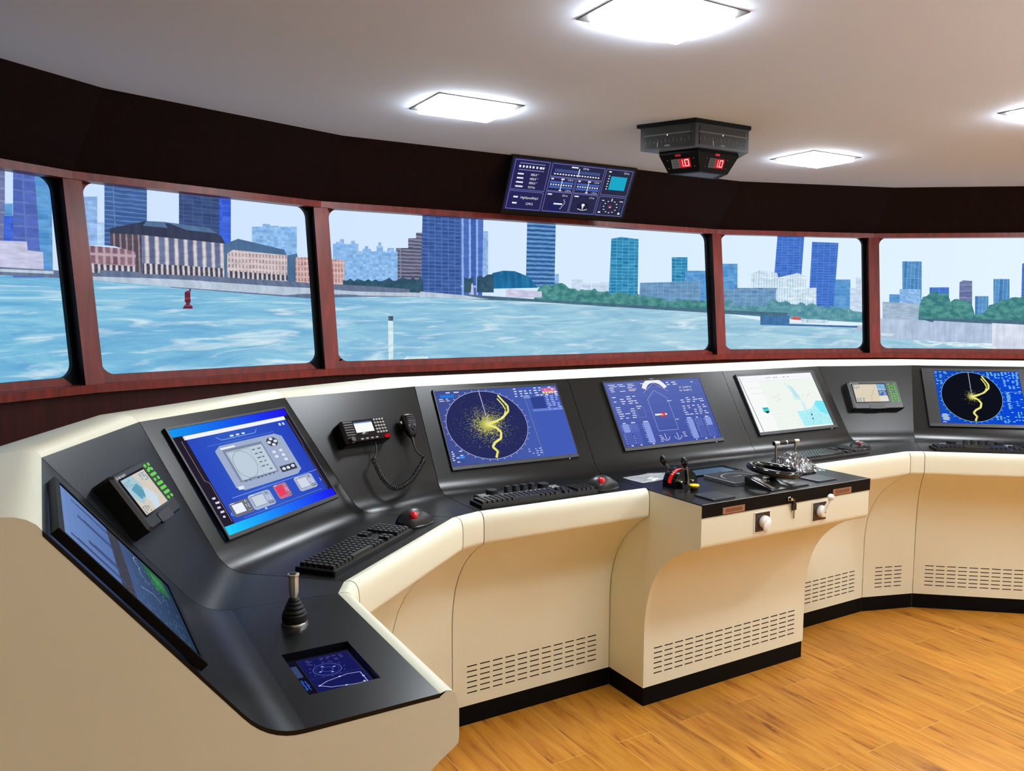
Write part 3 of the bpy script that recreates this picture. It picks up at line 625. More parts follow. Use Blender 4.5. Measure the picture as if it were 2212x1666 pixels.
def V2(p): return Vector((p[0], p[1]))
def prof_black(n, dy=None, lip=0.006):
    D, K, Rg = (V2(ND[n][k]) for k in range(3))
    if dy is not None: D = Vector((D.x, dy))
    s0 = K+(D-K).normalized()*0.05
    k3 = Vector((*K, ZD)); r3 = Vector((*Rg, ZR)); s1 = k3+(r3-k3).normalized()*0.055
    pts = [Vector((*D, ZD-lip)), Vector((*D, ZD))] + bez(Vector((*s0, ZD)), k3, s1, 7) + [r3]
    return [tuple(p) for p in pts]
def prof_front(n):
    D, O, F = (V2(ND[n][k]) for k in (0, 4, 5)); P = []
    for t, z in ((0,.7548),(.35,.7575),(.62,.7555),(.80,.750),(.92,.741),(.98,.731),(1,.720),(1,.684),(.985,.674),(.95,.667)): P.append((*(D+(O-D)*t), z))
    for t, z in ((.06,.659),(.17,.645),(.32,.622),(.48,.594),(.64,.559),(.78,.517),(.89,.468),(.96,.415),(.99,.37),(1,.32),(1,.066)): P.append((*(O+(F-O)*t), z))
    return P
def prof_cap(n):
    Rg, B = V2(ND[n][2]), V2(ND[n][3]); L = (B-Rg).length; P = []
    for d, z in ((0,ZR),(.006,1.094),(.016,1.101),(.028,1.1055),(.042,ZT)): P.append((*(Rg+(B-Rg)*(d/L)), z))
    for d, z in ((.012,ZT),(.004,1.1045),(0,1.097),(0,0.0)): P.append((*(B-(B-Rg)*(d/L)), z))
    return P
def inset(ra, rb, g=0.0012):
    """leave a hairline joint between neighbouring cabinets"""
    A, B = [], []
    for a, b in zip(ra, rb):
        a, b = Vector(a), Vector(b); d = (b-a); L = d.length
        d = d/L*min(g, L*0.2) if L > 0 else d
        A.append(tuple(a+d)); B.append(tuple(b-d))
    return A, B
def loc_mb(mb, o): mb.v = [(p[0]-o.x, p[1]-o.y, p[2]-o.z) for p in mb.v]; return mb
def vent(t, a, b, u0, u1, cols, org):
    """six rows of slots cut in the lower panel; a and b are plinth-line points"""
    a, b = V2(a), V2(b); e = (b-a).normalized(); n = Vector((e.y, -e.x)); mb = MB(); pitch = (u1-u0-0.036)/max(1, cols-1)
    for r in range(6):
        z = 0.1085+0.0178*r
        for k in range(cols):
            p = a+e*(u0+pitch*k); q = p+e*0.036
            c = [p+n*0.0007, q+n*0.0007, q-n*0.006, p-n*0.006]
            mb.prism([(v.x,v.y) for v in c], z-0.0017, z+0.0017)
    obj('vent_slots', loc_mb(mb, org), SLOT, t, smooth=0)
def cabinet(name, label, a, b, dark=False, front=True, cols=None, u=None):
    org = Vector(((ND[a][2][0]+ND[b][2][0])/2, (ND[a][2][1]+ND[b][2][1])/2, 0))
    t = thing(name, label, 'console', at(*org), 'bridge console cabinets')
    ra, rb = inset(prof_black(a), prof_black(b)); m = MB(); m.loft([ra, rb])
    if a != 0: obj('desk_panel', loc_mb(m, org), NAVY if dark else BLACK, t, smooth=40)
    if front:
        ra, rb = inset(prof_front(a), prof_front(b)); m = MB(); m.loft([rb, ra]); obj('front_panel', loc_mb(m, org), CREAM, t, smooth=50)
        m = MB(); fa, fb = V2(ND[a][5]), V2(ND[b][5]); e = (fb-fa).normalized(); n = Vector((-e.y,e.x))*0.003
        m.loft([[(*(p+n),0),(*(p+n),0.0665)] for p in (fb, fa)]); obj('plinth', loc_mb(m, org), PLINTH, t, smooth=0)
        if cols: vent(t, ND[a][5], ND[b][5], u[0], u[1], cols, org)
    ra, rb = inset(prof_cap(a), prof_cap(b), 0.0003); m = MB(); m.loft([ra, rb]); obj('cap', loc_mb(m, org), CREAM, t, smooth=50)
    return t, org
# wing at the left end, with a cut-out for the touch display
wing, wo = cabinet('wing_console', 'cream and black console wing at the left end with a chrome joystick on its desk', 0, 1)
pa, pb = prof_black(0), prof_black(1); m = MB(); m.loft([pa[2:], pb[2:]])
hx0, hx1, hy0, hy1 = .331, .448, 1.186, 1.352
ys = [0, (hy0-1.09)/.507, (hy1-1.09)/.507, 1]
def row(t): 
    a = Vector(pa[1]).lerp(Vector(pb[1]), t); k = Vector(pa[2]).lerp(Vector(pb[2]), t); y = lambda x: a.y+(k.y-a.y)*(x-a.x)/(k.x-a.x)
    return [tuple(a), (hx1, y(hx1) if t in (0,1) else a.y, ZD), (hx0, y(hx0) if t in (0,1) else a.y, ZD), tuple(k)]
G = [row(t) for t in ys]; G[1] = [(p[0], hy0, p[2]) for p in G[1]]; G[2] = [(p[0], hy1, p[2]) for p in G[2]]
n0 = len(m.v); m.v += [p for r in G for p in r]
for r in range(3):
    for k in range(3):
        if (r, k) != (1, 1): m.f.append((n0+r*4+k, n0+r*4+k+1, n0+r*4+k+5, n0+r*4+k+4)); m.m.append(0)
hole = [(hx0,hy0),(hx1,hy0),(hx1,hy1),(hx0,hy1)]
m.loft([[(x,y,ZD) for x,y in hole],[(x,y,ZD-0.016) for x,y in hole]], 0, True)
m.loft([[pa[0],pb[0]],[pa[1],pb[1]]])
low = [(p[0],p[1],p[2]-0.007) for p in pa[1:]]; m.loft([pa[1:], low])          # laminate edge at the open end
obj('desk_panel', loc_mb(m, wo), [BLACK], wing, smooth=40)
e = [(p[0], 1.0902, p[2]-0.006) for p in prof_black(0)[1:]][::-1]              # ridge -> desk edge
out = [(p[0], 1.0902, p[2]) for p in prof_cap(0)[::-1]] + e[1:] + [(p[0], 1.0902, p[2]) for p in prof_front(0)[1:]] + [(ND[0][5][0], 1.0902, 0)]
m = MB(); m.add(out, [tuple(range(len(out)))]); obj('end_panel', loc_mb(m, wo), CREAM, wing, smooth=0)
cabinet('corner_console', 'dark corner console panel carrying the left chart plotter, beside the wing monitor', 1, 2, dark=True)
cabinet('side_console', 'console cabinet under the monitor with the bright blue picture', 2, 3)
cabinet('corner_console', 'corner console panel carrying the black radio and its coiled cord', 3, 4)
cabinet('radar_console', 'console cabinet under the left radar monitor, with slotted front left of the helm pedestal', 4, 5, cols=11, u=(0.053,0.566))
cabinet('chart_console', 'console cabinet under the white chart monitor, right behind the helm pedestal', 6, 7, cols=11, u=(0.045,0.555))
cabinet('corner_console', 'corner console panel carrying the right chart plotter with green keys', 7, 8, dark=False, cols=3, u=(0.062,0.196))
cabinet('radar_console', 'console cabinet at the right edge under the bright blue radar monitor', 8, 9, cols=16, u=(0.048,0.78))
# helm pedestal in the middle bay
org = Vector((2.108, 2.2, 0)); t = thing('helm_pedestal', 'projecting helm pedestal in the middle of the console with black worktop and cream front', 'console', at(*org), 'bridge console cabinets')
ra, rb = inset(prof_black(5, 1.784, 0.041), prof_black(6, 1.784, 0.041)); m = MB(); m.loft([ra, rb])
for r in (ra, rb):
    a, b = r[1], r[2]; m.add([a, b, (b[0],2.06,b[2]-.004), (a[0],2.06,a[2]-.004),(a[0],a[1],a[2]-.006)], [(0,4,3,1)])
obj('desk_panel', loc_mb(m, org), [BLACK], t, smooth=40)
m = MB(); m.box(1.7104,2.5056,1.7825,1.7840,0.7150,0.7562); obj('edge_band', loc_mb(m, org), EDGE, t, smooth=0)
m = MB(); m.box(1.711,2.505,1.7822,1.7846,.7560,.7570); obj('edge_highlight', loc_mb(m, org), pm('edge_highlight',(150,152,154),.3), t, smooth=0)  # pale strip stands in for the highlight along the front edge
SP = [(1.786,.7148),(1.786,.632),(1.788,.622),(1.795,.614),(1.82,.6075),(1.848,.596),(1.880,.579),(1.911,.557),(1.946,.528),(1.977,.494),(2.002,.454),(2.021,.41),(2.034,.36),(2.043,.305),(2.045,.25),(2.045,.066)]
m = MB(); m.loft([[(x,y,z) for y,z in SP] for x in (1.7112,2.5048)]); obj('front_panel', loc_mb(m, org), CREAM, t, smooth=50)
for x in (1.7110, 2.5050):
    P = [(x,1.786,.7515)]+[(x,y,z) for y,z in SP]+[(x,2.25,.066),(x,2.25,.7515)]
    m = MB(); m.add(P, [tuple(range(len(P)))]); obj('side_panel', loc_mb(m, org), CREAM, t, smooth=0)
m = MB(); m.loft([[(x,y,z) for z in (0,.0665)] for x,y in ((1.714,2.24),(1.714,2.048),(2.502,2.048),(2.502,2.24))]); obj('plinth', loc_mb(m, org), PLINTH, t, smooth=0)
vent(t, (1.710,2.045), (2.506,2.045), 0.046, 0.742, 15, org)
ra, rb = inset(prof_cap(5), prof_cap(6), 0.0003); m = MB(); m.loft([ra, rb]); obj('cap', loc_mb(m, org), CREAM, t, smooth=50)

# ------------------------------------------------------------------ sloping-panel frames
def slope(a, b):
    Ra = Vector((*ND[a][2], ZR)); Rb = Vector((*ND[b][2], ZR)); K = Vector((*((V2(ND[a][1])+V2(ND[b][1]))/2), ZD))
    e1 = (Rb-Ra).normalized(); n = e1.cross(K-Ra).normalized(); n = n if n.z > 0 else -n
    return Ra, e1, n.cross(e1), n
def on(a, b, u, t, lift=0.0, spin=0.0):
    """matrix of a point on a sloping panel: u along the ridge, t down the slope"""
    o, e1, up_, n = slope(a, b); p = o+e1*u-up_*t+n*lift
    return Matrix(((e1.x,up_.x,n.x,p.x),(e1.y,up_.y,n.y,p.y),(e1.z,up_.z,n.z,p.z),(0,0,0,1))) @ Matrix.Rotation(R(spin), 4, 'Z')
def monitor(name, label, M, w, h, bz, draw, th=0.009, strip=True, group='flush monitors on the sloping console'):
    t = thing(name, label, 'monitor', M, group)
    l, r, tp, b = bz
    m = MB(); o = [(-w/2,-h/2),(w/2,-h/2),(w/2,h/2),(-w/2,h/2)]; i_ = [(-w/2+l,-h/2+b),(w/2-r,-h/2+b),(w/2-r,h/2-tp),(-w/2+l,h/2-tp)]
    m.loft([[(x,y,0) for x,y in o],[(x,y,th-.001) for x,y in o],[(x*.998,y*.997,th) for x,y in o],[(x,y,th) for x,y in i_],[(x,y,th-.003) for x,y in i_]], 0, True)
    bzl = obj('bezel', m, BEZEL if strip or th < .012 else EDGE, t, smooth=0)
    if strip:
        m = MB(); m.box(-w/2+.001,w/2-.001,-h/2+.001,-h/2+b-.002,th-.001,th+.0006); obj('bottom_strip', m, BEZEL2, t, smooth=0)
        m = MB(); m.ball((w/2-.04,-h/2-.0005,th*.6),.0022); obj('power_light', m, em((235,240,245)), t)
    sw, sh_ = w-l-r, h-tp-b; s = Scr(sw, sh_); draw(s)
    so = s.build('screen', t, z=th-.0025)
    so.location = ((l-r)/2, (b-tp)/2, 0)
    return t
WH = (226,230,250)
def echoes(s, cu, cv, ru, rv, n, sd, inner):
    for k in range(n):
        a = random.uniform(0,2*math.pi); d = abs(random.gauss(0,sd)); 
        if d > 0.98: continue
        u, v = cu+ru*d*math.cos(a), cv+rv*d*math.sin(a); L = random.uniform(.0012,.0042); q = max(0,1-d/(inner*2.2)); 
        col = mixc((92,104,110),(236,232,110),min(1,q*1.15+random.uniform(0,.18))) ; col = tuple(int(c/24)*24 for c in col)
        s.rect(u-L, v-.0022, u+L, v+.0022, col)
    for k in range(14):
        s.ell(cu, cv, ru*inner*(1-k/14)*.55, rv*inner*(1-k/14)*.55, mixc((150,150,84),(240,236,120),k/13), 24); s.up()
def river(s, cu, cv, ru, rv):
    Y = (238,234,128); D = (120,118,60)
    def p(l): return [(cu+ru*a, cv+rv*b) for a, b in l]
    A = p([(0,-.02),(.22,-.07),(.42,-.16),(.60,-.34),(.62,-.50),(.52,-.68),(.44,-.84)]); B = p([(0,.02),(.25,-.06),(.46,-.22),(.54,-.38),(.50,-.54),(.40,-.74)])
    s.line(A, .0070, Y); s.line(B, .0045, Y); s.up().line(p([(.54,-.60),(.58,-.47),(.53,-.36)]), .0035, D).up()
    s.line(p([(0,.02),(.18,.12),(.27,.26),(.22,.44),(.05,.54),(-.04,.66),(.06,.80),(-.02,.97)]), .0085, Y).up()
    s.line(p([(.02,.68),(.09,.80),(.03,.92)]), .003, D)
def draw_radar(s):
    for k in range(10): s.rect(k/10, 0, (k+1)/10, 1, mixc((66,80,146),(72,98,188),k/9))
    s.up(); cu, cv, ru, rv = .345, .49, .315, .465
    s.ell(cu,cv,ru,rv,(40,44,92),64).up().ring(cu,cv,ru,rv,.0016,(190,196,236)).up()
    for k in range(36):
        a = R(10*k); s.rect(cu+ru*1.035*math.cos(a)-.004, cv+rv*1.035*math.sin(a)-.004, cu+ru*1.035*math.cos(a)+.006, cv+rv*1.035*math.sin(a)+.004, (190,198,236))
    echoes(s, cu, cv, ru, rv, 2200, .33, .36); s.up(); river(s, cu, cv, ru, rv); s.up()
    s.line([(cu-.004,cv-rv),(cu+.004,cv)], .0026, (196,190,232))
    s.rect(.035,.055,.14,.095,(40,120,214)); s.dashes(.02,.01,.2,.045,1,3,WH,.9,.4); s.dashes(.02,.10,.12,.15,2,2,WH,.8,.35)
    s.dashes(.62,.01,1.0,.15,4,9,WH,.72,.4); s.rect(.86,.035,.985,.12,(196,120,180)); s.up()
    for k in range(5): s.ell(.872+.025*k,.10,.009,.017,(236,220,130) if k < 4 else (230,232,240),14)
    for k in range(4): s.rect(.87+.025*k,.045,.887+.025*k,.07,(232,90,140) if k < 3 else (236,220,190))
    s.rect(.69,.13,.745,.17,(128,148,214)); s.dashes(.87,.14,1.0,.36,8,3,(176,190,236),.85,.45)
    s.line([(.70,.18),(.715,.97)], .001, (140,156,220)); s.rect(.735,.33,1.0,.365,(104,128,210)); s.rect(.745,.37,1.0,.985,(66,92,184)); s.rect(.745,.16,.86,.325,(50,66,140))
    s.dashes(.01,.80,.10,.99,7,3,WH,.6,.42); s.rect(.055,.875,.105,.91,(40,128,220)); s.dashes(.60,.86,.72,.98,4,4,(184,196,236),.7,.35)
def draw_radar_wide(s):
    for k in range(6): s.rect(k/6, 0, (k+1)/6, 1, mixc((22,76,190),(10,70,214),k/5))
    s.up(); cu, cv, ru, rv = .405, .49, .355, .47
    s.ell(cu,cv,ru,rv,(14,16,28),64).up().ring(cu,cv,ru,rv,.0016,(150,214,240)).up()
    for k in range(36):
        a = R(10*k); s.rect(cu+ru*1.045*math.cos(a)-.006, cv+rv*1.045*math.sin(a)-.005, cu+ru*1.045*math.cos(a)+.007, cv+rv*1.045*math.sin(a)+.005, (130,214,240))
    echoes(s, cu, cv, ru, rv, 420, .13, .20); s.up(); river(s, cu, cv, ru, rv); s.up()
    s.line([(cu+.004,cv-rv),(cu,cv)], .0026, (190,180,206)); CY = (150,226,232)
    s.dashes(.005,.01,.16,.09,3,3,CY,.8,.4); s.dashes(.01,.09,.10,.30,7,2,CY,.7,.4); s.dashes(.005,.82,.13,.985,9,1,(214,236,236),.95,.55)
    s.dashes(.62,.01,1.0,.14,5,9,CY,.75,.5); s.dashes(.80,.15,.99,.34,8,4,CY,.75,.5); s.dashes(.80,.40,.86,.72,16,1,CY,.95,.5)
    s.dashes(.9,.36,1.0,.7,9,2,(120,190,240),.35,.4); s.dashes(.64,.84,.80,.98,5,4,CY,.6,.45); s.dashes(.82,.76,1.0,.96,7,5,CY,.6,.45)
    s.line([(.79,.395),(1,.395)], .001, CY); s.line([(.79,.58),(1,.58)], .001, (90,160,236))
def draw_conning(s):
    for k in range(8): s.rect(0, k/8, 1, (k+1)/8, mixc((92,108,180),(70,86,166),k/7))
    s.up(); s.rect(.36,.02,.62,.09,(80,94,160)).up()
    for k in range(15):
        a0, a1 = R(205+130*k/15), R(205+130*(k+1)/15); f = lambda a, r: (.49+r*.145*math.cos(a), .22+r*.25*math.sin(a))
        s.poly([f(a0,1),f(a1,1),f(a1,.72),f(a0,.72)], (240,242,250))
    s.up().line([(.36,.19),(.49,.05),(.62,.19)], .001, (200,206,236))
    s.line([(.375,.30),(.47,.16),(.58,.30),(.58,.80),(.375,.80),(.375,.30)], .0014, (176,186,232))
    s.up(); s.rect(.395,.535,.47,.562,(238,238,228)); s.ell(.475,.55,.028,.045,(190,60,84),20); s.up().text('6.5',.475,.565,.0085,(250,240,240),'c'); s.poly([(.50,.53),(.525,.55),(.50,.57)],(238,238,240))
    s.text("31\u00b0 14.4277' N",.745,.155,.0105,(244,246,252)); s.text("121\u00b0 29.3897' E",.735,.205,.0105,(244,246,252))
    s.dashes(.03,.03,.30,.16,5,3,WH,.7,.36); s.rect(.22,.115,.30,.13,(214,170,196)); s.dashes(.03,.22,.30,.36,4,4,WH,.65,.36); s.dashes(.03,.38,.30,.58,6,4,WH,.6,.34); s.frame(.23,.41,.305,.57,.0008,(150,160,220))
    s.dashes(.34,.03,.44,.06,1,1,WH,1,.4); s.dashes(.62,.03,.74,.10,2,2,WH,.8,.4); s.dashes(.88,.05,.93,.07,1,1,WH,1,.5)
    s.dashes(.70,.30,.97,.40,3,4,WH,.8,.34); s.dashes(.70,.43,.97,.60,5,5,WH,.75,.34); s.dashes(.56,.33,.62,.36,1,1,WH,1,.3); s.dashes(.58,.63,.64,.66,1,1,WH,1,.3)
    for u in (.04,.125,.245,.70,.80,.895):
        full = u in (.245,.70); s.rect(u,.655,u+.062,.965,(112,128,204) if full else (82,98,178)); s.dashes(u,.63,u+.065,.65,1,1,WH,1,.7)
        s.up(); s.rect(u,.655,u+.062,.965 if full else .78,(140,156,226) if u not in (.125,.80) else (92,108,186)); s.lay -= 1
        s.dashes(u-.014,.66,u-.002,.96,9,1,WH,.9,.25); s.dashes(u+.02,.972,u+.05,.99,1,1,WH,1,.8)
    for u in (.425,.55):
        for k in range(9): a = R(20+140*k/8); s.line([(u+.034*math.cos(a),.885+.055*math.sin(a)),(u+.044*math.cos(a),.885+.075*math.sin(a))], .002, WH)
        s.line([(u-.004,.85),(u,.93)], .0022, WH)
    s.dashes(.36,.86,.40,.97,4,1,WH,.8,.3); s.dashes(.60,.84,.65,.96,4,1,WH,.8,.3)
def draw_chart(s):
    s.rect(0,0,1,1,(240,246,240)).up(); s.rect(0,0,1,.105,(246,248,252)); s.rect(0,.105,.25,1,(248,250,250)); s.up()
    s.poly([(.585,.70),(.70,.69),(.80,.66),(.90,.53),(1,.55),(1,.97),(.60,.97)],(176,240,246)); s.up()
    s.poly([(.86,.60),(.90,.53),(1,.55),(1,.80),(.90,.74)],(126,232,248)); s.poly([(.585,.14),(.60,.22),(.66,.24),(.70,.40),(.715,.50),(.62,.48),(.62,.36),(.575,.18)],(208,238,244))
    s.poly([(.69,.48),(.73,.56),(.735,.70),(.68,.70),(.70,.58)],(204,240,244)); s.poly([(.62,.20),(.66,.28),(.70,.46),(.65,.44)],(190,226,236))
    s.rect(.155,.58,.235,.66,(96,214,214)).up(); s.poly([(.165,.66),(.20,.69),(.235,.655),(.20,.64)],(20,66,84)); s.poly([(.16,.585),(.23,.585),(.22,.61),(.18,.62)],(60,170,170))
    for v in (.06,.105): s.line([(0,v),(1,v)], .0006, (206,210,222))
    s.line([(.02,.02),(.055,.99)], .0028, (40,40,44)); s.dashes(.30,.04,.75,.07,1,14,(150,152,160),.4,.5); s.line([(.07,.23),(.25,.225)], .0008, (180,180,190)); s.line([(.09,.33),(.255,.325)], .0008, (170,170,180))
    s.dashes(.34,.36,.45,.52,7,5,(196,200,188),.45,.3); s.dashes(.74,.36,.86,.46,4,4,(200,206,196),.35,.3); s.dashes(.62,.70,.98,.95,16,9,(96,170,190),.3,.18); s.dashes(.30,.66,.60,.95,9,7,(214,216,206),.3,.14)
    s.line([(.775,.70),(.755,.86),(.735,.96)], .0009, (40,80,90)); s.rect(.755,.76,.772,.79,(30,60,70)); s.rect(.745,.84,.765,.86,(30,60,70))
def draw_software(s):
    for k in range(24):
        s.rect(k/24,0,(k+1)/24,.075,mixc((20,150,240),(34,24,232),k/23)); s.rect(k/24,.92,(k+1)/24,1,mixc((30,206,255),(30,30,240),k/23))
        s.rect(k/24,.075,(k+1)/24,.92,mixc((52,92,196),(40,66,190),abs(k-10)/13))
    s.up(); s.rect(0,.075,.085,.92,(36,30,46)); s.rect(.955,.075,1,.92,(34,30,46)); s.rect(.075,.08,.955,.118,(240,244,255)); s.up()
    s.line([(.05,.12),(.05,.50),(.075,.53),(.075,.90)], .001, (190,160,176)); s.line([(.975,.12),(.975,.40),(.965,.45),(.965,.90)], .001, (150,140,160)); s.dashes(.03,.56,.07,.86,7,1,(214,220,240),.8,.4)
    s.line([(.30,.15),(.33,.185),(.62,.185),(.65,.15)], .0014, (150,190,250)); s.dashes(.40,.155,.56,.175,1,3,(226,236,255),1,.8); s.line([(.2,.215),(.78,.215)], .0008, (110,146,230)); s.dashes(.86,.14,.93,.17,1,2,(200,216,255),1,.9)
    # pictured navigation receiver
    def device(u0,v0,u1,v1,body,lcd,n=0):
        w, h = u1-u0, v1-v0; c = .09
        s.poly([(u0+w*c,v1),(u1-w*c,v1),(u1,v1-h*c),(u1,v0+h*c),(u1-w*c,v0),(u0+w*c,v0),(u0,v0+h*c),(u0,v1-h*c)], body); s.up()
        s.rect(u0+w*.09,v0+h*.10,u0+w*.66,v0+h*.83,mixc(body,(90,100,120),.5)); s.rect(u0+w*.08,v0+h*.05,u0+w*.28,v0+h*.09,(236,240,248)); s.up()
        s.rect(u0+w*.12,v0+h*.16,u0+w*.64,v0+h*.80,lcd); s.up()
        s.ell(u0+w*.81,v0+h*.17,w*.085,h*.11,(60,66,84),24); s.poly([(u0+w*.70,v0+h*.74),(u0+w*.95,v0+h*.74),(u0+w*.95,v0+h*.88),(u0+w*.70,v0+h*.88)],(60,66,84)); s.up()
        for a, b in ((.81,.10),(.76,.17),(.86,.17),(.81,.24),(.75,.40),(.86,.40),(.75,.51),(.86,.51),(.86,.62),(.75,.81),(.82,.81),(.90,.80)): s.ell(u0+w*a,v0+h*b,w*.028,h*.034,(222,228,238),12)
        s.up()
    device(.235,.235,.83,.68,(160,174,206),(190,206,220))
    s.ring(.40,.455,.085,.135,.0010,(90,100,116)); s.frame(.315,.315,.495,.61,.0008,(110,120,136)); s.dashes(.51,.32,.60,.58,6,2,(110,120,138),.9,.3); s.dashes(.32,.595,.60,.615,1,8,(90,100,116),.9,.8); s.rect(.245,.635,.29,.665,(226,232,244))
    device(.11,.75,.27,.88,(108,112,128),(236,240,250)); device(.27,.735,.46,.88,(168,182,214),(200,212,228)); device(.50,.72,.62,.86,(200,110,140),(236,60,96)); device(.70,.71,.88,.86,(172,184,212),(206,216,232))
    s.line([(.16,.715),(.95,.700)], .0012, (150,180,250)); s.line([(.16,.905),(.9,.895)], .0008, (120,160,244)); s.line([(.10,.83),(.088,.845),(.10,.86)], .002, (150,176,250)); s.line([(.925,.79),(.937,.805),(.925,.82)], .002, (150,176,250)); s.rect(.345,.885,.36,.9,(200,224,255))
def draw_wing(s):
    # harbour picture turned on its side
    for k in range(10): s.rect(0,k*.05,1,(k+1)*.05,mixc((112,140,196),(84,112,170),k/9))
    for k in range(10): s.rect(0,.5+k*.05,1,.5+(k+1)*.05,mixc((70,92,134),(40,58,84),k/9))
    s.up(); s.rect(0,.42,1,.53,(64,66,80)); s.dashes(0,.42,1,.53,3,26,(84,82,92),.6,.7)
    for v0, v1, u, w in ((.10,.44,.86,.03),(.14,.44,.60,.05),(.06,.46,.12,.035),(.2,.45,.26,.06)): s.rect(u,v0,u+w,v1,(70,86,128)); s.rect(u+w,v0+.05,u+w+.012,v1,(56,66,100))
    s.up(); s.poly([(.62,.80),(.99,.74),(.99,.94),(.70,.95)],(46,104,72)); s.poly([(.74,.84),(.92,.80),(.90,.90),(.78,.92)],(64,136,86)); s.up()
    s.ring(.86,.72,.10,.07,.002,(150,168,180),200,320,14); s.ring(.70,.75,.13,.08,.0016,(140,158,172),190,300,14); s.line([(.36,.62),(.44,.74),(.40,.80)], .003, (124,146,176)); s.dashes(.5,.62,.95,.92,14,14,(130,158,166),.16,.2); s.dashes(.05,.55,.6,.95,18,8,(92,114,150),.3,.2)
monitor('radar_monitor', 'monitor with a dark round radar picture on violet-blue, left of the helm pedestal', on(4,7,.3105,.168), .505, .297, (.004,.004,.008,.013), draw_radar)
monitor('conning_monitor', 'monitor with a ship outline and bar gauges on pale violet-blue, behind the helm pedestal', on(4,7,1.023,.169), .503, .292, (.007,.005,.006,.014), draw_conning)
monitor('chart_monitor', 'monitor with an almost white sea chart, right of the ship outline monitor', on(4,7,1.7265,.167), .491, .288, (.005,.020,.010,.014), draw_chart)
monitor('radar_monitor', 'monitor with a bright blue screen and black radar disc at the right edge', on(8,9,.288,.170), .504, .300, (.053,.085,.012,.017), draw_radar_wide)
monitor('software_monitor', 'monitor with a bright blue desktop and a pictured grey instrument, left console', on(2,3,.282,.186), .462, .310, (.006,.006,.006,.010), draw_software, strip=False)
monitor('wing_monitor', 'monitor seen at a shallow angle on the left wing slope, with a dim harbour picture', on(0,1,.184,.146,.001), .344, .268, (.006,.012,.010,.012), draw_wing, th=.012, strip=False)
# ------------------------------------------------------------------ chart plotters, radio, microphone
LAMPG = em((120, 226, 96), 0.85)
def plotter(label, M, w, h, dp, scr, keys, draw, tab):
    t = thing('chart_plotter', label, 'plotter', M, 'chart plotters on the corner panels')
    m = MB(); m.cbox(-w/2,w/2,-h/2,h/2,0,dp,.006); obj('housing', m, PLAST, t, smooth=30)
    u0,u1,v0,v1 = scr; m = MB(); m.box(u0-.004,u1+.004,v0-.004,v1+.004,dp-.001,dp+.0012); obj('screen_rim', m, GLOSS, t, smooth=0)
    s = Scr(u1-u0, v1-v0); draw(s); so = s.build('screen', t, z=dp+.0016); so.location = ((u0+u1)/2,(v0+v1)/2,0)
    k0,k1,l0,l1 = keys; m = MB(); kw = (k1-k0)/3; kh = (l1-l0)/8
    for r in range(8):
        for c in range(3):
            if (r in (0,7) and c == 1) or (r == 3 and c == 1): continue
            x = k0+kw*(c+.5); y = l1-kh*(r+.5)
            if r == 1 and c == 1: y += kh*.25
            m.prism([(x+kw*.34*math.cos(a), y+kh*.32*math.sin(a)) for a in [2*math.pi*i/8 for i in range(8)]], dp-.001, dp+.0022)
    obj('keypad', m, LAMPG, t, smooth=0)
    vs, fs = text_geo('FURUNO', .0105); m = MB(); m.add([(p[0]-w/2+.012, p[1]+h/2-.016, dp+.0006) for p in vs], fs); obj('maker_lettering', m, em((236,238,240)), t, smooth=0)
    m = MB(); m.cbox(tab[0],tab[1],-h/2-.001,-h/2+.022,dp-.004,dp+.003,.002); obj('card_cover', m, pm('cover_plastic',(34,34,36),.4), t, smooth=0)
def draw_plot_a(s):
    s.rect(0,0,1,1,(214,204,190)).up(); s.poly([(0,.0),(.45,0),(.55,.3),(.42,.6),(.18,.75),(0,.5)],(168,200,214)); s.poly([(.30,.45),(.62,.42),(.80,.72),(.62,1),(.42,1),(.45,.75)],(204,220,232)); s.up()
    s.poly([(.12,.30),(.40,.22),(.50,.40),(.40,.62),(.22,.62)],(92,158,182)); s.up(); s.dashes(.02,.04,.30,.24,5,3,(110,160,186),.8,.5); s.dashes(.68,.04,.98,.28,5,3,(104,160,190),.8,.6); s.dashes(.02,.78,.30,.98,5,3,(70,110,140),.8,.5)
    s.dashes(.3,.1,.65,.7,9,5,(190,206,214),.4,.3)
def draw_plot_b(s):
    s.rect(0,0,1,1,(222,210,186)).up(); s.dashes(0,.02,.24,.26,5,3,(90,134,184),.9,.6); s.dashes(.02,.76,.28,1,5,3,(90,134,184),.9,.6); s.rect(.74,0,1,.30,(116,170,216)); s.rect(.74,.34,1,.66,(70,108,160)); s.rect(.74,.70,1,1,(226,220,214)); s.up()
    s.dashes(.75,.02,1,.30,5,2,(170,206,236),.8,.4); s.dashes(.75,.36,1,.66,7,2,(190,214,240),.85,.4); s.ring(.55,.22,.10,.17,.0007,(120,100,90),250,430,16); s.line([(.62,.38),(.54,.48),(.57,.56),(.47,.66),(.50,.78),(.46,1)], .0008, (130,96,90)); s.dashes(.2,.3,.7,.9,9,7,(206,190,166),.4,.2)
plotter('black chart plotter with green keys on the left corner panel, seen turned', on(1,2,.155,.153), .178, .128, .045, (-.070,.044,-.034,.046), (.056,.084,-.034,.056), draw_plot_a, (-.03,.03))
plotter('black chart plotter with green keys on the right corner panel, beige map', on(7,8,.232,.163), .256, .138, .034, (-.108,.055,-.035,.052), (.068,.112,-.040,.056), draw_plot_b, (-.05,.03))
M = on(3,4,.203,.152)
t = thing('marine_radio', 'black radio set with bright white display and keypad on the corner panel', 'radio', M)
W2, H2, DP = .166, .075, .048
m = MB(); m.cbox(-W2/2,W2/2,-H2/2,H2/2,0,DP,.006); obj('housing', m, GLOSS, t, smooth=30)
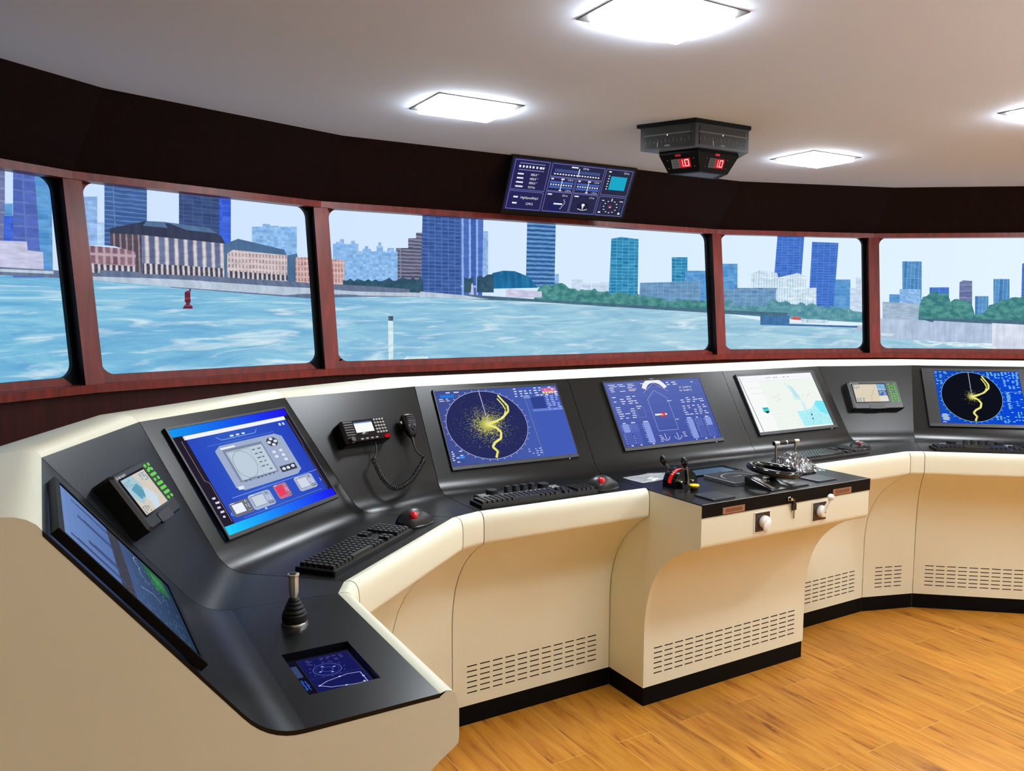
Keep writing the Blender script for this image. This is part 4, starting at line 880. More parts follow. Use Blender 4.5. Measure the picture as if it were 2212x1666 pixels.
s = Scr(.066,.036); s.rect(0,0,1,1,(250,252,250)); s.up().rect(0,0,1,.13,(60,84,130)); s.rect(0,.13,1,.2,(190,206,226)); so = s.build('display', t, z=DP+.0008); so.location = (-.004,.011,0)
m = MB()
for k in range(6): m.box(-.074,-.042,.028-.0082*k,.0315-.0082*k,DP-.001,DP+.0016)
obj('speaker_grille', m, pm('grille_plastic',(38,38,40),.35), t, smooth=0)
m = MB()
for r in range(5):
    for c in range(4): m.cbox(.036+.0105*c,.0435+.0105*c,.026-.0105*r,.0325-.0105*r,DP-.001,DP+.003,.0015)
for c in range(4): m.cbox(-.030+.018*c,-.020+.018*c,-.031,-.0265,DP-.001,DP+.0025,.001)
obj('keypad', m, pm('pale_keys',(176,180,184),.3), t, smooth=0)
m = MB(); m.lathe([(.009,DP-.001),(.009,DP+.009),(.0075,DP+.011)],20,0,Matrix.Translation((-.062,-.028,0))); kn = obj('tuning_knob', m, PLAST, t)
m = MB(); m.lathe([(.0098,DP+.0005),(.0098,DP+.0018)],20,0,Matrix.Translation((-.062,-.028,0))); obj('knob_ring', m, CHROME, kn)
m = MB(); m.ball((0,0,0),.02,0,None,16,6,(.85,.28,.18),0); m.v = [(p[0]-.012,p[1]-.013,p[2]+DP) for p in m.v]; obj('push_bar', m, GLOSS, t)
m = MB(); m.cbox(.060,.077,-.034,-.023,DP-.001,DP+.005,.002); obj('distress_button', m, em((205,22,26),.75), t, smooth=0)
# hand microphone with coiled cord
M = on(3,4,.383,.150,.0)
t = thing('hand_microphone', 'black hand microphone hung beside the radio with a coiled cord', 'microphone', M)
mb = MB(); rings = []
for y, hw, z0, z1 in ((.040,.010,.026,.032),(.036,.019,.018,.043),(.026,.0245,.014,.048),(.004,.0255,.013,.050),(-.016,.022,.014,.047),(-.032,.016,.018,.040),(-.042,.009,.022,.033)):
    rings.append([(hw*math.copysign(abs(math.cos(a))**.7,math.cos(a)), y, (z0+z1)/2+(z1-z0)/2*math.copysign(abs(math.sin(a))**.7,math.sin(a))) for a in [2*math.pi*i/16 for i in range(16)]])
mb.loft(rings,0,True); mb.f.append(tuple(range(15,-1,-1))); mb.m.append(0); mb.f.append(tuple(range(96,112))); mb.m.append(0)
obj('microphone_body', mb, PLAST, t, smooth=60)
mb = MB()
for k in range(5): mb.cbox(-.016,.016,.026-.0068*k,.0298-.0068*k,.045,.0515,.001)
obj('speaker_grille', mb, pm('grille_plastic',(38,38,40),.35), t, smooth=0)
mb = MB()
for x, y in ((-.007,-.014),(.007,-.014),(0,-.008),(0,-.021)): mb.lathe([(.0042,.044),(.0042,.0492),(.003,.0500)],10,0,Matrix.Translation((x,y,0)))
obj('button_cluster', mb, RUBBER, t, smooth=30)
mb = MB(); mb.cbox(-.016,.016,.0,.024,.0,.016,.002); mb.lathe([(.006,-.004),(.006,.002)],10,0,Matrix.Translation((-.026,.012,.032))); obj('hanger', mb, STEEL, t, smooth=0)
cp = [(x-.383, .150-y, .040) for x, y in [(.377,.192),(.376,.206),(.373,.221),(.377,.245),(.383,.270),(.356,.296),(.306,.331),(.256,.349),(.226,.347),(.206,.320),(.199,.286),(.196,.254),(.209,.242),(.226,.218),(.232,.195),(.232,.180)]]
cp = [(x, y, .030 + (.012 if 3 < i < 12 else 0)) for i, (x, y, z) in enumerate(cp)]
pth = spline(cp, 10); N = len(pth); lo, hi = int(N*.27), int(N*.77)
mb = MB(); mb.tube(pth[:lo+1], .0026, 7); mb.tube(pth[hi-1:], .0026, 7); mb.tube([cp[0],(Vector(cp[0])+Vector(cp[1]))/2,cp[2]],[.006,.005,.003],8)
core = pth[lo:hi]; L = [0]
for a, b in zip(core, core[1:]): L.append(L[-1]+(b-a).length)
hel = []; turns = 40; prev = Vector((0,0,1)); steps = turns*9
for k in range(steps+1):
    d = L[-1]*k/steps; i = max(j for j in range(len(L)) if L[j] <= d+1e-9); i = min(i, len(core)-2); f_ = (d-L[i])/max(1e-9, L[i+1]-L[i])
    p = core[i].lerp(core[i+1], f_); tg = (core[i+1]-core[i]).normalized(); a = (prev-tg*prev.dot(tg)).normalized(); b = tg.cross(a); th = 2*math.pi*turns*k/steps
    hel.append(p+(a*math.cos(th)+b*math.sin(th))*.0064)
mb.tube(hel, .0019, 6); obj('coiled_cord', mb, pm('cord_rubber',(22,22,23),.4), t, smooth=60)

# ------------------------------------------------------------------ keyboards, knob panels, trackballs
def keyboard(label, M, w, d, cols):
    t = thing('keyboard', label, 'keyboard', M, 'black keyboards on the console desk')
    m = MB(); m.cbox(0,w,0,d,0,.012,.002); obj('base', m, PLAST, t, smooth=0)
    KG = {'main_keys': MB(), 'navigation_keys': MB(), 'arrow_keys': MB(), 'number_keys': MB()}; rows = 6; kw = (w-.014)/cols; kd = (d-.014)/rows
    for r in range(rows):
        c = 0
        while c < cols:
            span = 1
            if r == 0 and c == cols//4: span = 6
            gap = (c in (int(cols*.68), int(cols*.81)))
            if gap or (r in (2,3) and int(cols*.68) < c < int(cols*.81)): c += 1; continue
            m = KG['main_keys' if c < int(cols*.68) else ('arrow_keys' if r < 2 else 'navigation_keys') if c < int(cols*.81) else 'number_keys']
            x0 = .007+kw*c+kw*.08; x1 = .007+kw*(c+span)-kw*.08; y0 = .007+kd*r+kd*.08; y1 = y0+kd*.84
            m.add([(x0,y0,.0115),(x1,y0,.0115),(x1,y1,.0115),(x0,y1,.0115),(x0+.0016,y0+.0016,.0195),(x1-.0016,y0+.0016,.0195),(x1-.0016,y1-.001,.0205),(x0+.0016,y1-.001,.0205)],[(4,5,6,7),(0,1,5,4),(1,2,6,5),(2,3,7,6),(3,0,4,7)])
            c += span
    for nm in KG: obj(nm, KG[nm], KEYP, t, smooth=0)
keyboard('full keyboard on the left console below the bright blue desktop monitor', at(.538,1.700,ZD,39.4), .375, .106, 22)
keyboard('keyboard on the desk edge below the left radar monitor', at(1.105,2.072,ZD,0), .428, .078, 24)
keyboard('keyboard right of the helm pedestal below the white chart monitor', at(2.545,2.092,ZD,0), .380, .118, 22)
kx, ky = 3.18+.768*.06+.640*.012, 2.027-.640*.06+.768*.012
keyboard('keyboard at the right edge below the bright blue radar monitor', at(kx,ky,ZD,-39.8), .440, .088, 24)
def knob_panel(label, M, w):
    t = thing('radar_control_panel', label, 'control panel', M, 'radar control strips behind the keyboards')
    m = MB(); m.cbox(0,w,0,.056,0,.011,.002); obj('base', m, PLAST, t, smooth=0)
    xs = [.17,.36,.46,.56,.66,.81]
    for k, x in enumerate(xs):
        big = k in (0,5); r = .019 if big else .0105
        m = MB(); m.lathe([(r*1.05,.0105),(r*1.05,.014),(r,.015),(r*.94,.030 if not big else .026),(r*.86,.0315 if not big else .0275)],18,0,Matrix.Translation((w*x,.030,0))); obj('knob', m, RUBBER, t)
    LK = pm('lit_keys',(150,152,154),.3)
    for xs in ((.03,.065,.1),(.90,.93,.965)):
        m = MB()
        for x in xs:
            for y in (.012,.032): m.cbox(w*x-.006,w*x+.006,y-.005,y+.005,.0105,.0145,.001)
        obj('button_group', m, LK, t, smooth=0)
    m = MB()
    for k in range(11): m.cbox(w*(.25+.052*k)-.006,w*(.25+.052*k)+.006,.004,.012,.0105,.0145,.001)
    obj('button_row', m, LK, t, smooth=0)
knob_panel('strip of dark knobs and pale buttons behind the keyboard below the left radar monitor', at(1.150,2.155,ZD,0), .300)
knob_panel('strip of dark knobs and pale buttons at the right edge below the bright blue radar', at(kx+.768*.05+.64*.094,ky-.64*.05+.768*.094,ZD,-39.8), .300)
def trackball(label, M, ball=(214,18,30), k=1.0):
    t = thing('trackball_mouse', label, 'trackball', M, 'trackball mice with red balls')
    m = MB(); rings = []
    for x, hw, hz in ((-.056,.014,.010),(-.050,.026,.022),(-.036,.034,.034),(-.014,.038,.042),(.008,.037,.040),(.028,.033,.030),(.044,.029,.021),(.055,.020,.014),(.060,.010,.009)):
        rings.append([(x*k, hw*k*math.cos(a), .005+hz*k*max(0,math.sin(a))**.8) for a in [math.pi*i/14 for i in range(15)]]+[(x*k,-hw*k,.003),(x*k,hw*k,.003)])
    m.loft(rings,0,True); n = len(rings[0]); m.f += [tuple(range(n)), tuple(range(8*n+n-1,8*n-1,-1))]; m.m += [0,0]; obj('shell', m, pm('shell_plastic',(28,28,29),.35), t, smooth=50)
    m = MB(); m.prism([(.064*k*math.cos(a)+.002, .043*k*math.sin(a)) for a in [2*math.pi*i/28 for i in range(28)]],0,.006,0,None,.002); obj('foot', m, PLAST, t, smooth=30)
    m = MB(); m.ball((-.028*k,-.022*k,.033*k),.0128*k); obj('ball', m, pm('red_ball_%d' % ball[0], ball, .12, coat=.6), t)
trackball('trackball mouse with a red ball beside the keyboard on the left console', at(.868,2.020,ZD,24))
trackball('trackball mouse with a red ball left of the helm pedestal', at(1.585,2.120,ZD,10))
trackball('dark red trackball half hidden at the far end of the keyboard below the chart monitor', at(3.005,2.195,ZD,-10), (120,14,26), .78)

# ------------------------------------------------------------------ wing desk: joystick and sunk touch display
t = thing('joystick', 'chrome-topped joystick with black rubber bellows on the left wing desk', 'joystick', at(.388,1.478,ZD))
m = MB(); m.lathe([(.0245,0),(.0245,.004),(.0235,.006)],28); obj('base_ring', m, CHROME, t)
m = MB(); m.lathe([(.0225,.005),(.0232,.010),(.0228,.020),(.0205,.0225),(.0212,.026),(.0172,.0305),(.0178,.034),(.0142,.038),(.0146,.0415),(.0112,.045),(.0114,.048),(.0075,.052)],28); obj('bellows', m, RUBBER, t)
m = MB(); m.lathe([(.0062,.050),(.0075,.056),(.0092,.062),(.0094,.092),(.0112,.094),(.0112,.097),(.0085,.0975)],8); obj('grip', m, pm('satin_chrome',(226,222,212),.28,metal=.65), t, smooth=20)
m = MB(); m.lathe([(.0078,.0970),(.0078,.0985),(.006,.0992)],16); obj('cap', m, pm('cap_metal',(90,88,84),.25,metal=1.0), t)
t = thing('touch_display', 'dark blue touch display with a ship outline sunk into the left wing desk', 'display', at(.3895,1.269,ZD-.0155))
s = Scr(.117,.166)
# picture is turned: its top faces the wing slope
def tq(u, v): return (v, 1-u)
class Turn:
    pass
s.rect(0,0,1,1,(16,16,34)).up(); s.rect(.22,.06,.96,.94,(26,28,92)); s.rect(.24,.08,.94,.92,(22,24,84)); s.up()
s.ring(.52,.62,.20,.14,.0012,(86,100,190)); s.ring(.52,.62,.165,.115,.0006,(60,74,160)); s.ring(.52,.62,.08,.055,.0012,(70,90,190)); s.up()
for a in range(0,360,30): s.ell(.52+.25*math.cos(R(a)),.62+.175*math.sin(R(a)),.012,.008,(80,90,170),8)
for a in (20,110,200,290): s.ell(.52+.12*math.cos(R(a)),.62+.085*math.sin(R(a)),.022,.010,(170,190,255),10)
s.line([(.90,.17),(.90,.40),(.72,.42),(.40,.36),(.27,.30),(.40,.22),(.72,.17),(.90,.17)], .0011, (196,206,250))
for u, v in ((.27,.30),(.90,.30),(.60,.19),(.60,.40),(.86,.19)): s.ell(u,v,.018,.012,(214,222,255),8)
s.dashes(.3,.78,.9,.92,4,6,(90,90,150),.6,.3); s.rect(.34,.08,.42,.12,(140,140,150)); s.rect(.70,.08,.78,.12,(140,140,150)); s.dashes(.44,.085,.68,.115,1,6,(90,100,180),.9,.7)
s.rect(.06,.56,.15,.84,(56,70,110)); s.dashes(.03,.26,.16,.50,9,3,(52,110,232),.9,.6); s.frame(.20,.05,.965,.95,.0006,(70,70,130)); s.line([(.20,.47),(.965,.47)], .0005, (70,76,150))
s.mb.v = [(p[0],-p[1],p[2]) for p in s.mb.v]; s.build('screen', t, z=.0012)
m = MB(); m.box(-.0582,.0582,-.0828,.0828,0,.001); obj('panel', m, GLOSS, t, smooth=0)

# ------------------------------------------------------------------ helm pedestal instruments
PZ = ZD
t = thing('engine_telegraph', 'small black drum with red scale and two lever handles on the pedestal', 'telegraph', at(1.832,2.018,PZ))
def half(r, n=18): return [(r*math.cos(math.pi*k/n), r*math.sin(math.pi*k/n)) for k in range(n+1)]
RX = Matrix.Rotation(R(90),4,'X')
m = MB()
def drum(m, r, y0, y1, base=.012, mat=0):
    P = [(r,-base)]+half(r)+[(-r,-base)]
    m.loft([[(x,y,z+base) for x,z in P] for y in (y0,y1)], mat, True); n = len(P); k = len(m.v)-2*n
    m.f += [tuple(k+i for i in range(n)), tuple(k+n+i for i in range(n-1,-1,-1))]; m.m += [mat,mat]
drum(m,.050,-.030,-.018); drum(m,.0485,-.018,.018); drum(m,.050,.018,.030); obj('drum', m, GLOSS, t, smooth=30)
m = MB(); m.loft([[(.0492*math.cos(a),y,.012+.0492*math.sin(a)) for a in [math.pi*(.42+.55*k/12) for k in range(13)]] for y in (-.010,.006)]); obj('red_scale', m, em((226,30,30),.8), t, smooth=60)
m = MB()
for k in range(7):
    a = math.pi*(.46+.05*k); m.loft([[(.0495*math.cos(a+d),y,.012+.0495*math.sin(a+d)) for d in (-.022,.022)] for y in (-.007,.002)])
obj('scale_marks', m, WHITE, t, smooth=0)
for y, lean in ((-.035,-.006),(.035,-.030)):
    m = MB(); m.tube([(.004,y,.016),(.004+lean*.5,y,.046),(.004+lean,y,.066),(.002+lean*1.4,y*.9,.076)], .0034, 8); m.lathe([(.006,-.003),(.006,.003)],14,0,Matrix.Translation((.004,y,.016))@RX); lv = obj('lever', m, STEEL, t)
    m = MB(); m.ball((0,0,0),1,0,Matrix.Translation((-.002+lean*1.6,y*.86,.088))@Matrix.Rotation(R(-14),4,'Y'),14,9,(.0105,.0125,.0195)); obj('lever_grip', m, GLOSS, lv)
m = MB()
for x in (-.024,.026): m.lathe([(.0045,-.031),(.0045,-.0345),(.002,-.036)],10,0,Matrix.Translation((x,0,.022))@Matrix.Rotation(R(90),4,'X')@Matrix.Scale(-1,4,(0,0,1)))
obj('side_screw', m, CHROME, t)
t = thing('push_button', 'yellow mushroom push button beside the telegraph on the pedestal', 'button', at(1.833,1.950,PZ))
m = MB(); m.lathe([(.0125,0),(.0125,.008),(.010,.0085)],20); obj('collar', m, PLAST, t)
m = MB(); m.lathe([(.009,.0085),(.012,.010),(.0125,.0125),(.0165,.0150),(.0165,.0175),(.0140,.0195),(.006,.0203)],24); obj('cap', m, YELP, t)
MP = pm('panel_satin', (44,46,50), .3)
for x, lab in ((1.824,'blank raised black plate at the front left corner of the pedestal top'),(2.332,'blank raised plate with bluish sheen at the front right of the pedestal top')):
    t_ = MB(); t_.cbox(-.047,.047,-.044,.044,0,.006,.0015); o = obj('blank_plate', t_, MP, None, smooth=0, label=lab, category='panel', group='blank plates on the pedestal'); o.matrix_world = at(x,1.848 if x < 2 else 1.868,PZ)
t = thing('rudder_gauge', 'flat grey gauge panel with curved dial and pink label on the pedestal', 'gauge', at(2.080,2.000,PZ))
m = MB(); m.cbox(-.088,.088,-.075,.075,0,.012,.0015); obj('housing', m, pm('gauge_grey',(84,87,92),.35), t, smooth=0)
def draw_gauge(s):
    s.rect(0,0,1,1,(96,98,104)).up(); s.ring(.5,.62,.40,.46,.006,(176,180,186),185,355,30); s.ring(.5,.62,.30,.34,.0012,(60,62,68),185,355,30); s.ring(.5,.62,.44,.51,.0010,(50,52,58),185,355,30); s.up(); s.poly([(.32,.50),(.62,.46),(.64,.50)],(206,210,214)); s.rect(.44,.86,.60,.95,(214,110,140)).up(); s.text('STOP',.455,.93,.008,(250,200,214))
s = Scr(.17,.145,.75); draw_gauge(s); s.build('dial_face', t, z=.0126)
t = thing('navigation_touchscreen', 'sunken glossy panel at the back of the pedestal, reflecting blue light', 'panel', at(2.060,2.152,PZ))
m = MB(); a, b = .150,.052; c, d = .143,.045
m.loft([[(x,y,0) for x,y in ((-a,-b),(a,-b),(a,b),(-a,b))],[(x,y,.0045) for x,y in ((-a,-b),(a,-b),(a,b),(-a,b))],[(x,y,.0045) for x,y in ((-c,-d),(c,-d),(c,d),(-c,d))],[(x,y,.0008) for x,y in ((-c,-d),(c,-d),(c,d),(-c,d))]],0,True); obj('rim', m, EDGE, t, smooth=0)
m = MB(); m.box(-c,c,-d,d,.0003,.0009); obj('glass', m, pm('glass_blue_reflection',(60,84,110),.12,spec=.6), t, smooth=0)  # blue reflection painted into the glass colour
# steering unit: wedge base and tilted wheel
t = thing('steering_unit', 'black wedge-based steering unit with glossy ring wheel on the pedestal', 'steering wheel', at(2.095,1.868,PZ))
m = MB(); x0,x1,y0,y1 = -.056,.050,-.060,.060
m.add([(x0,y0,0),(x1,y0,0),(x1,y1,0),(x0,y1,0),(x0,y0,.004),(x1,y0,.004),(x1,y1,.030),(x0,y1,.030)],[(0,3,2,1),(4,5,6,7),(0,1,5,4),(1,2,6,5),(2,3,7,6),(3,0,4,7)]); m.cbox(.050,.125,-.058,.040,0,.006,.0015); obj('base', m, PLAST, t, smooth=0)
TI = Matrix.Translation((0,0,.0175))@Matrix.Rotation(math.atan2(.026,.12),4,'X')
m = MB()
for x in (-.036,-.044): m.box(x,x+.003,-.054,.040,0,.0022,0,TI)
for x, y in ((.070,-.030),(.068,.0)): m.cbox(x,x+.022,y,y+.018,.0055,.0085,.001)
obj('trim_strip', m, pm('pale_trim',(168,168,166),.3), t, smooth=0)
WM = Matrix.Translation((.026,.008,.052))@Matrix.Rotation(R(6),4,'Y')@Matrix.Rotation(R(4),4,'X')
m = MB(); rr, r2 = .079, .0115; rings = [[((rr+r2*math.cos(b))*math.cos(a),(rr+r2*math.cos(b))*math.sin(a),r2*math.sin(b)) for b in [2*math.pi*j/12 for j in range(12)]] for a in [2*math.pi*i/44 for i in range(44)]]
m.loft(rings+[rings[0]],0,True,WM); obj('wheel_rim', m, GLOSS, t, smooth=60)
m = MB()
for a in (90,210,330): m.tube([WM@Vector((.02*math.cos(R(a)),.02*math.sin(R(a)),-.012)),WM@Vector((.077*math.cos(R(a)),.077*math.sin(R(a)),0))],.006,8)
m.lathe([(.026,-.022),(.030,-.012),(.026,-.004),(.012,-.001)],20,0,WM); obj('wheel_hub', m, GLOSS, t)
m = MB(); m.tube([(.035,.02,.012),WM@Vector((0,0,-.016))],.012,14); obj('column', m, PLAST, t)
m = MB()
for k in range(9):
    a = random.uniform(0,6.28); m.ball((-.012+random.uniform(-.014,.014),.012+random.uniform(-.010,.010),.0),random.uniform(.003,.005),0,TI,8,5)
obj('key_bunch', m, CHROME, t)
# lever unit with chrome T handle
t = thing('throttle_lever', 'tall chrome throttle handle with black grip on a black box', 'lever', at(2.335,2.000,PZ))
m = MB(); m.cbox(-.088,.088,-.055,.055,0,.028,.003); obj('box', m, GLOSS, t, smooth=0)
m = MB(); m.loft([[(x,y,z) for x,z in ((-.045,.028),(-.030,.046),(0,.054),(.030,.046),(.045,.028))] for y in (-.040,.046)]); m.f += [tuple(range(5)),tuple(range(9,4,-1))]; m.m += [0,0]; obj('dome', m, GLOSS, t, smooth=40)
for x in (-.066,.036):
    m = MB(); m.tube([(x,0,.026),(x-.002,0,.110)],.0038,10); obj('post', m, STEEL, t)
m = MB(); m.tube([(-.078,0,.112),(.046,0,.112)],.0056,14); hd = obj('handle_bar', m, CHROME, t)
for xa, xb in ((-.052,-.019),(-.013,.024)):
    m = MB(); m.tube([(xa,0,.112),(xb,0,.112)],.0076,14); obj('grip', m, RUBBER, hd)
for xa, xb in ((-.019,-.013),(-.078,-.054),(.026,.048)):
    m = MB(); m.tube([(xa,0,.112),(xb,0,.112)],.0085,14); obj('collar', m, CHROME, hd)
# clear film
FILM = bpy.data.materials.new('clear_film'); FILM.use_nodes = True; nt = FILM.node_tree; nt.nodes.clear()
o_ = nt.nodes.new('ShaderNodeOutputMaterial'); mx = nt.nodes.new('ShaderNodeMixShader'); tr = nt.nodes.new('ShaderNodeBsdfTransparent'); gl = nt.nodes.new('ShaderNodeBsdfGlossy'); lw = nt.nodes.new('ShaderNodeLayerWeight'); mr = nt.nodes.new('ShaderNodeMapRange')
gl.inputs['Roughness'].default_value = .22; gl.inputs['Color'].default_value = (.85,.87,.9,1); lw.inputs['Blend'].default_value = .35; mr.inputs['To Min'].default_value = .12; mr.inputs['To Max'].default_value = .42
nt.links.new(lw.outputs['Facing'], mr.inputs['Value']); nt.links.new(mr.outputs[0], mx.inputs[0]); nt.links.new(tr.outputs[0], mx.inputs[1]); nt.links.new(gl.outputs[0], mx.inputs[2]); nt.links.new(mx.outputs[0], o_.inputs['Surface'])
m = MB(); rings = []
for j in range(25):
    b = j/24; ring = []
    for i in range(31):
        a = i/30; x = -.075+.185*a; y = -.085+.165*b; d = math.hypot((x-.015)/.085,(y)/.075)
        z = .031+.046*max(0,1-d**1.6)+random.uniform(-.0032,.0032)*(1 if d < 1.15 else .4)
        if x > .088 or abs(y) > .056: z -= .018*min(1,max((x-.088)/.02,(abs(y)-.056)/.02))
        ring.append((x+random.uniform(-.002,.002),y+random.uniform(-.002,.002),max(.004,z)))
    rings.append(ring)
m.loft(rings); o = obj('plastic_wrap', m, FILM, None, smooth=0, label='crumpled clear plastic wrap draped over the black throttle box', category='plastic wrap'); o.matrix_world = at(2.335,2.0,PZ)
m = MB(); rings = []
edge = [(1.748,2.222),(1.745,2.165),(1.752,2.113),(1.800,2.114),(1.856,2.124),(1.905,2.165),(1.940,2.206),(1.900,2.228),(1.870,2.234),(1.829,2.226)]
cxy = Vector((1.83,2.172))
for k in (1,.82,.62,.4,.2,.02):
    rings.append([(cxy.x+(x-cxy.x)*k, cxy.y+(y-cxy.y)*k, ZD+.0012+(0.0 if k == 1 else random.uniform(.0,.006))) for x, y in edge])
m.loft(rings,0,True); o = obj('plastic_film', m, pm('white_film',(150,152,152),.2,spec=.6), None, smooth=0, label='shiny loose piece of plastic film on the desk behind the telegraph', category='plastic film')
# pedestal front: name plates, rotary switches, lock with key
FY = 1.7823
for x, lab in ((1.8415,'small copper-coloured name plate at the left end of the black pedestal edge'),(2.355,'small dark copper name plate at the right end of the black pedestal edge')):
    t = thing('name_plate', lab, 'sign', at(x,FY,.728), 'name plates on the pedestal edge')
    m = MB(); m.cbox(-.0475,.0475,-.0105,.0105,0,.0018,.0008,0,RX); obj('plate', m, pm('copper_plate',(176,132,108),.35,metal=.5), t, smooth=0)
    m = MB(); m.box(-.036,.036,-.0060,.0060,.0016,.0022,0,RX); obj('name_field', m, pm('copper_field',(132,92,72),.4,metal=.4), t, smooth=0)
for x, lab, ang in ((1.971,'white rotary switch with handle turned down on the pedestal front',200),(2.243,'white rotary switch with ball-ended lever pointing up on the pedestal front',8)):
    t = thing('rotary_switch', lab, 'switch', at(x,1.7855,.671), 'rotary switches on the pedestal front')
    m = MB(); m.cbox(-.036,.036,-.034,.034,0,.0028,.001,0,RX); obj('back_frame', m, WHITE, t, smooth=0)
    m = MB(); m.box(-.0325,.0325,-.0305,.0305,.0026,.0036,0,RX); obj('back_plate', m, pm('switch_plate',(46,34,28),.25,spec=.6), t, smooth=0)
    HM = RX@Matrix.Translation((.006,0,0))
    m = MB(); m.lathe([(.0205,.003),(.0205,.012),(.0175,.020),(.0120,.0225)],22,0,HM); obj('knob', m, WHITE, t)
    m = MB()
    a = R(ang); d = Vector((math.sin(a),math.cos(a),0))
    if ang < 90:
        m.tube([HM@(d*.004+Vector((0,0,.018))),HM@(d*.026+Vector((0,0,.026))),HM@(d*.046+Vector((0,0,.034)))],[.0085,.006,.005],12); m.ball(tuple(HM@(d*.054+Vector((0,0,.036)))),.0115); hn = 'lever'
    else:
        m.ball((0,0,0),1,0,HM@Matrix.Translation(d*.010+Vector((0,0,.020)))@Matrix.Rotation(-a,4,'Z'),16,10,(.0125,.024,.009)); hn = 'lever'
    obj(hn, m, WHITE, t)
    m = MB(); m.lathe([(.0022,.0222),(.0022,.0245)],8,0,HM); obj('set_screw', m, STEEL, t)
t = thing('key_switch', 'chrome key lock in the black pedestal edge', 'lock', at(2.090,FY,.732))
m = MB(); m.lathe([(.0075,0),(.0075,.003),(.0055,.005),(.0055,.014),(.0045,.015)],16,0,RX); obj('lock_barrel', m, CHROME, t)
t = thing('hanging_key', 'black-headed key hanging on a ring below the lock', 'key', at(2.112,FY-.004,.722))
m = MB(); m.tube([(.0,0,.004),(-.006,-.004,.002),(-.010,-.006,.006),(-.014,-.004,.010)],.0009,6); m.tube([(0,0,-.002),(.001,-.002,.004),(0,-.001,.008)],.0009,6); obj('key_ring', m, CHROME, t)
m = MB(); m.prism([(-.008,-.030),(.008,-.030),(.0095,-.026),(.0095,-.012),(.006,-.004),(0,-.001),(-.006,-.004),(-.0095,-.012),(-.0095,-.026)],-.003,.003,0,RX,.001); obj('key_head', m, PLAST, t, smooth=0)
m = MB(); m.prism([(-.003,-.056),(0,-.059),(.003,-.056),(.003,-.046),(.0015,-.044),(.003,-.041),(.003,-.030),(-.003,-.030)],-.0008,.0008,0,RX); obj('key_blade', m, STEEL, t, smooth=0)

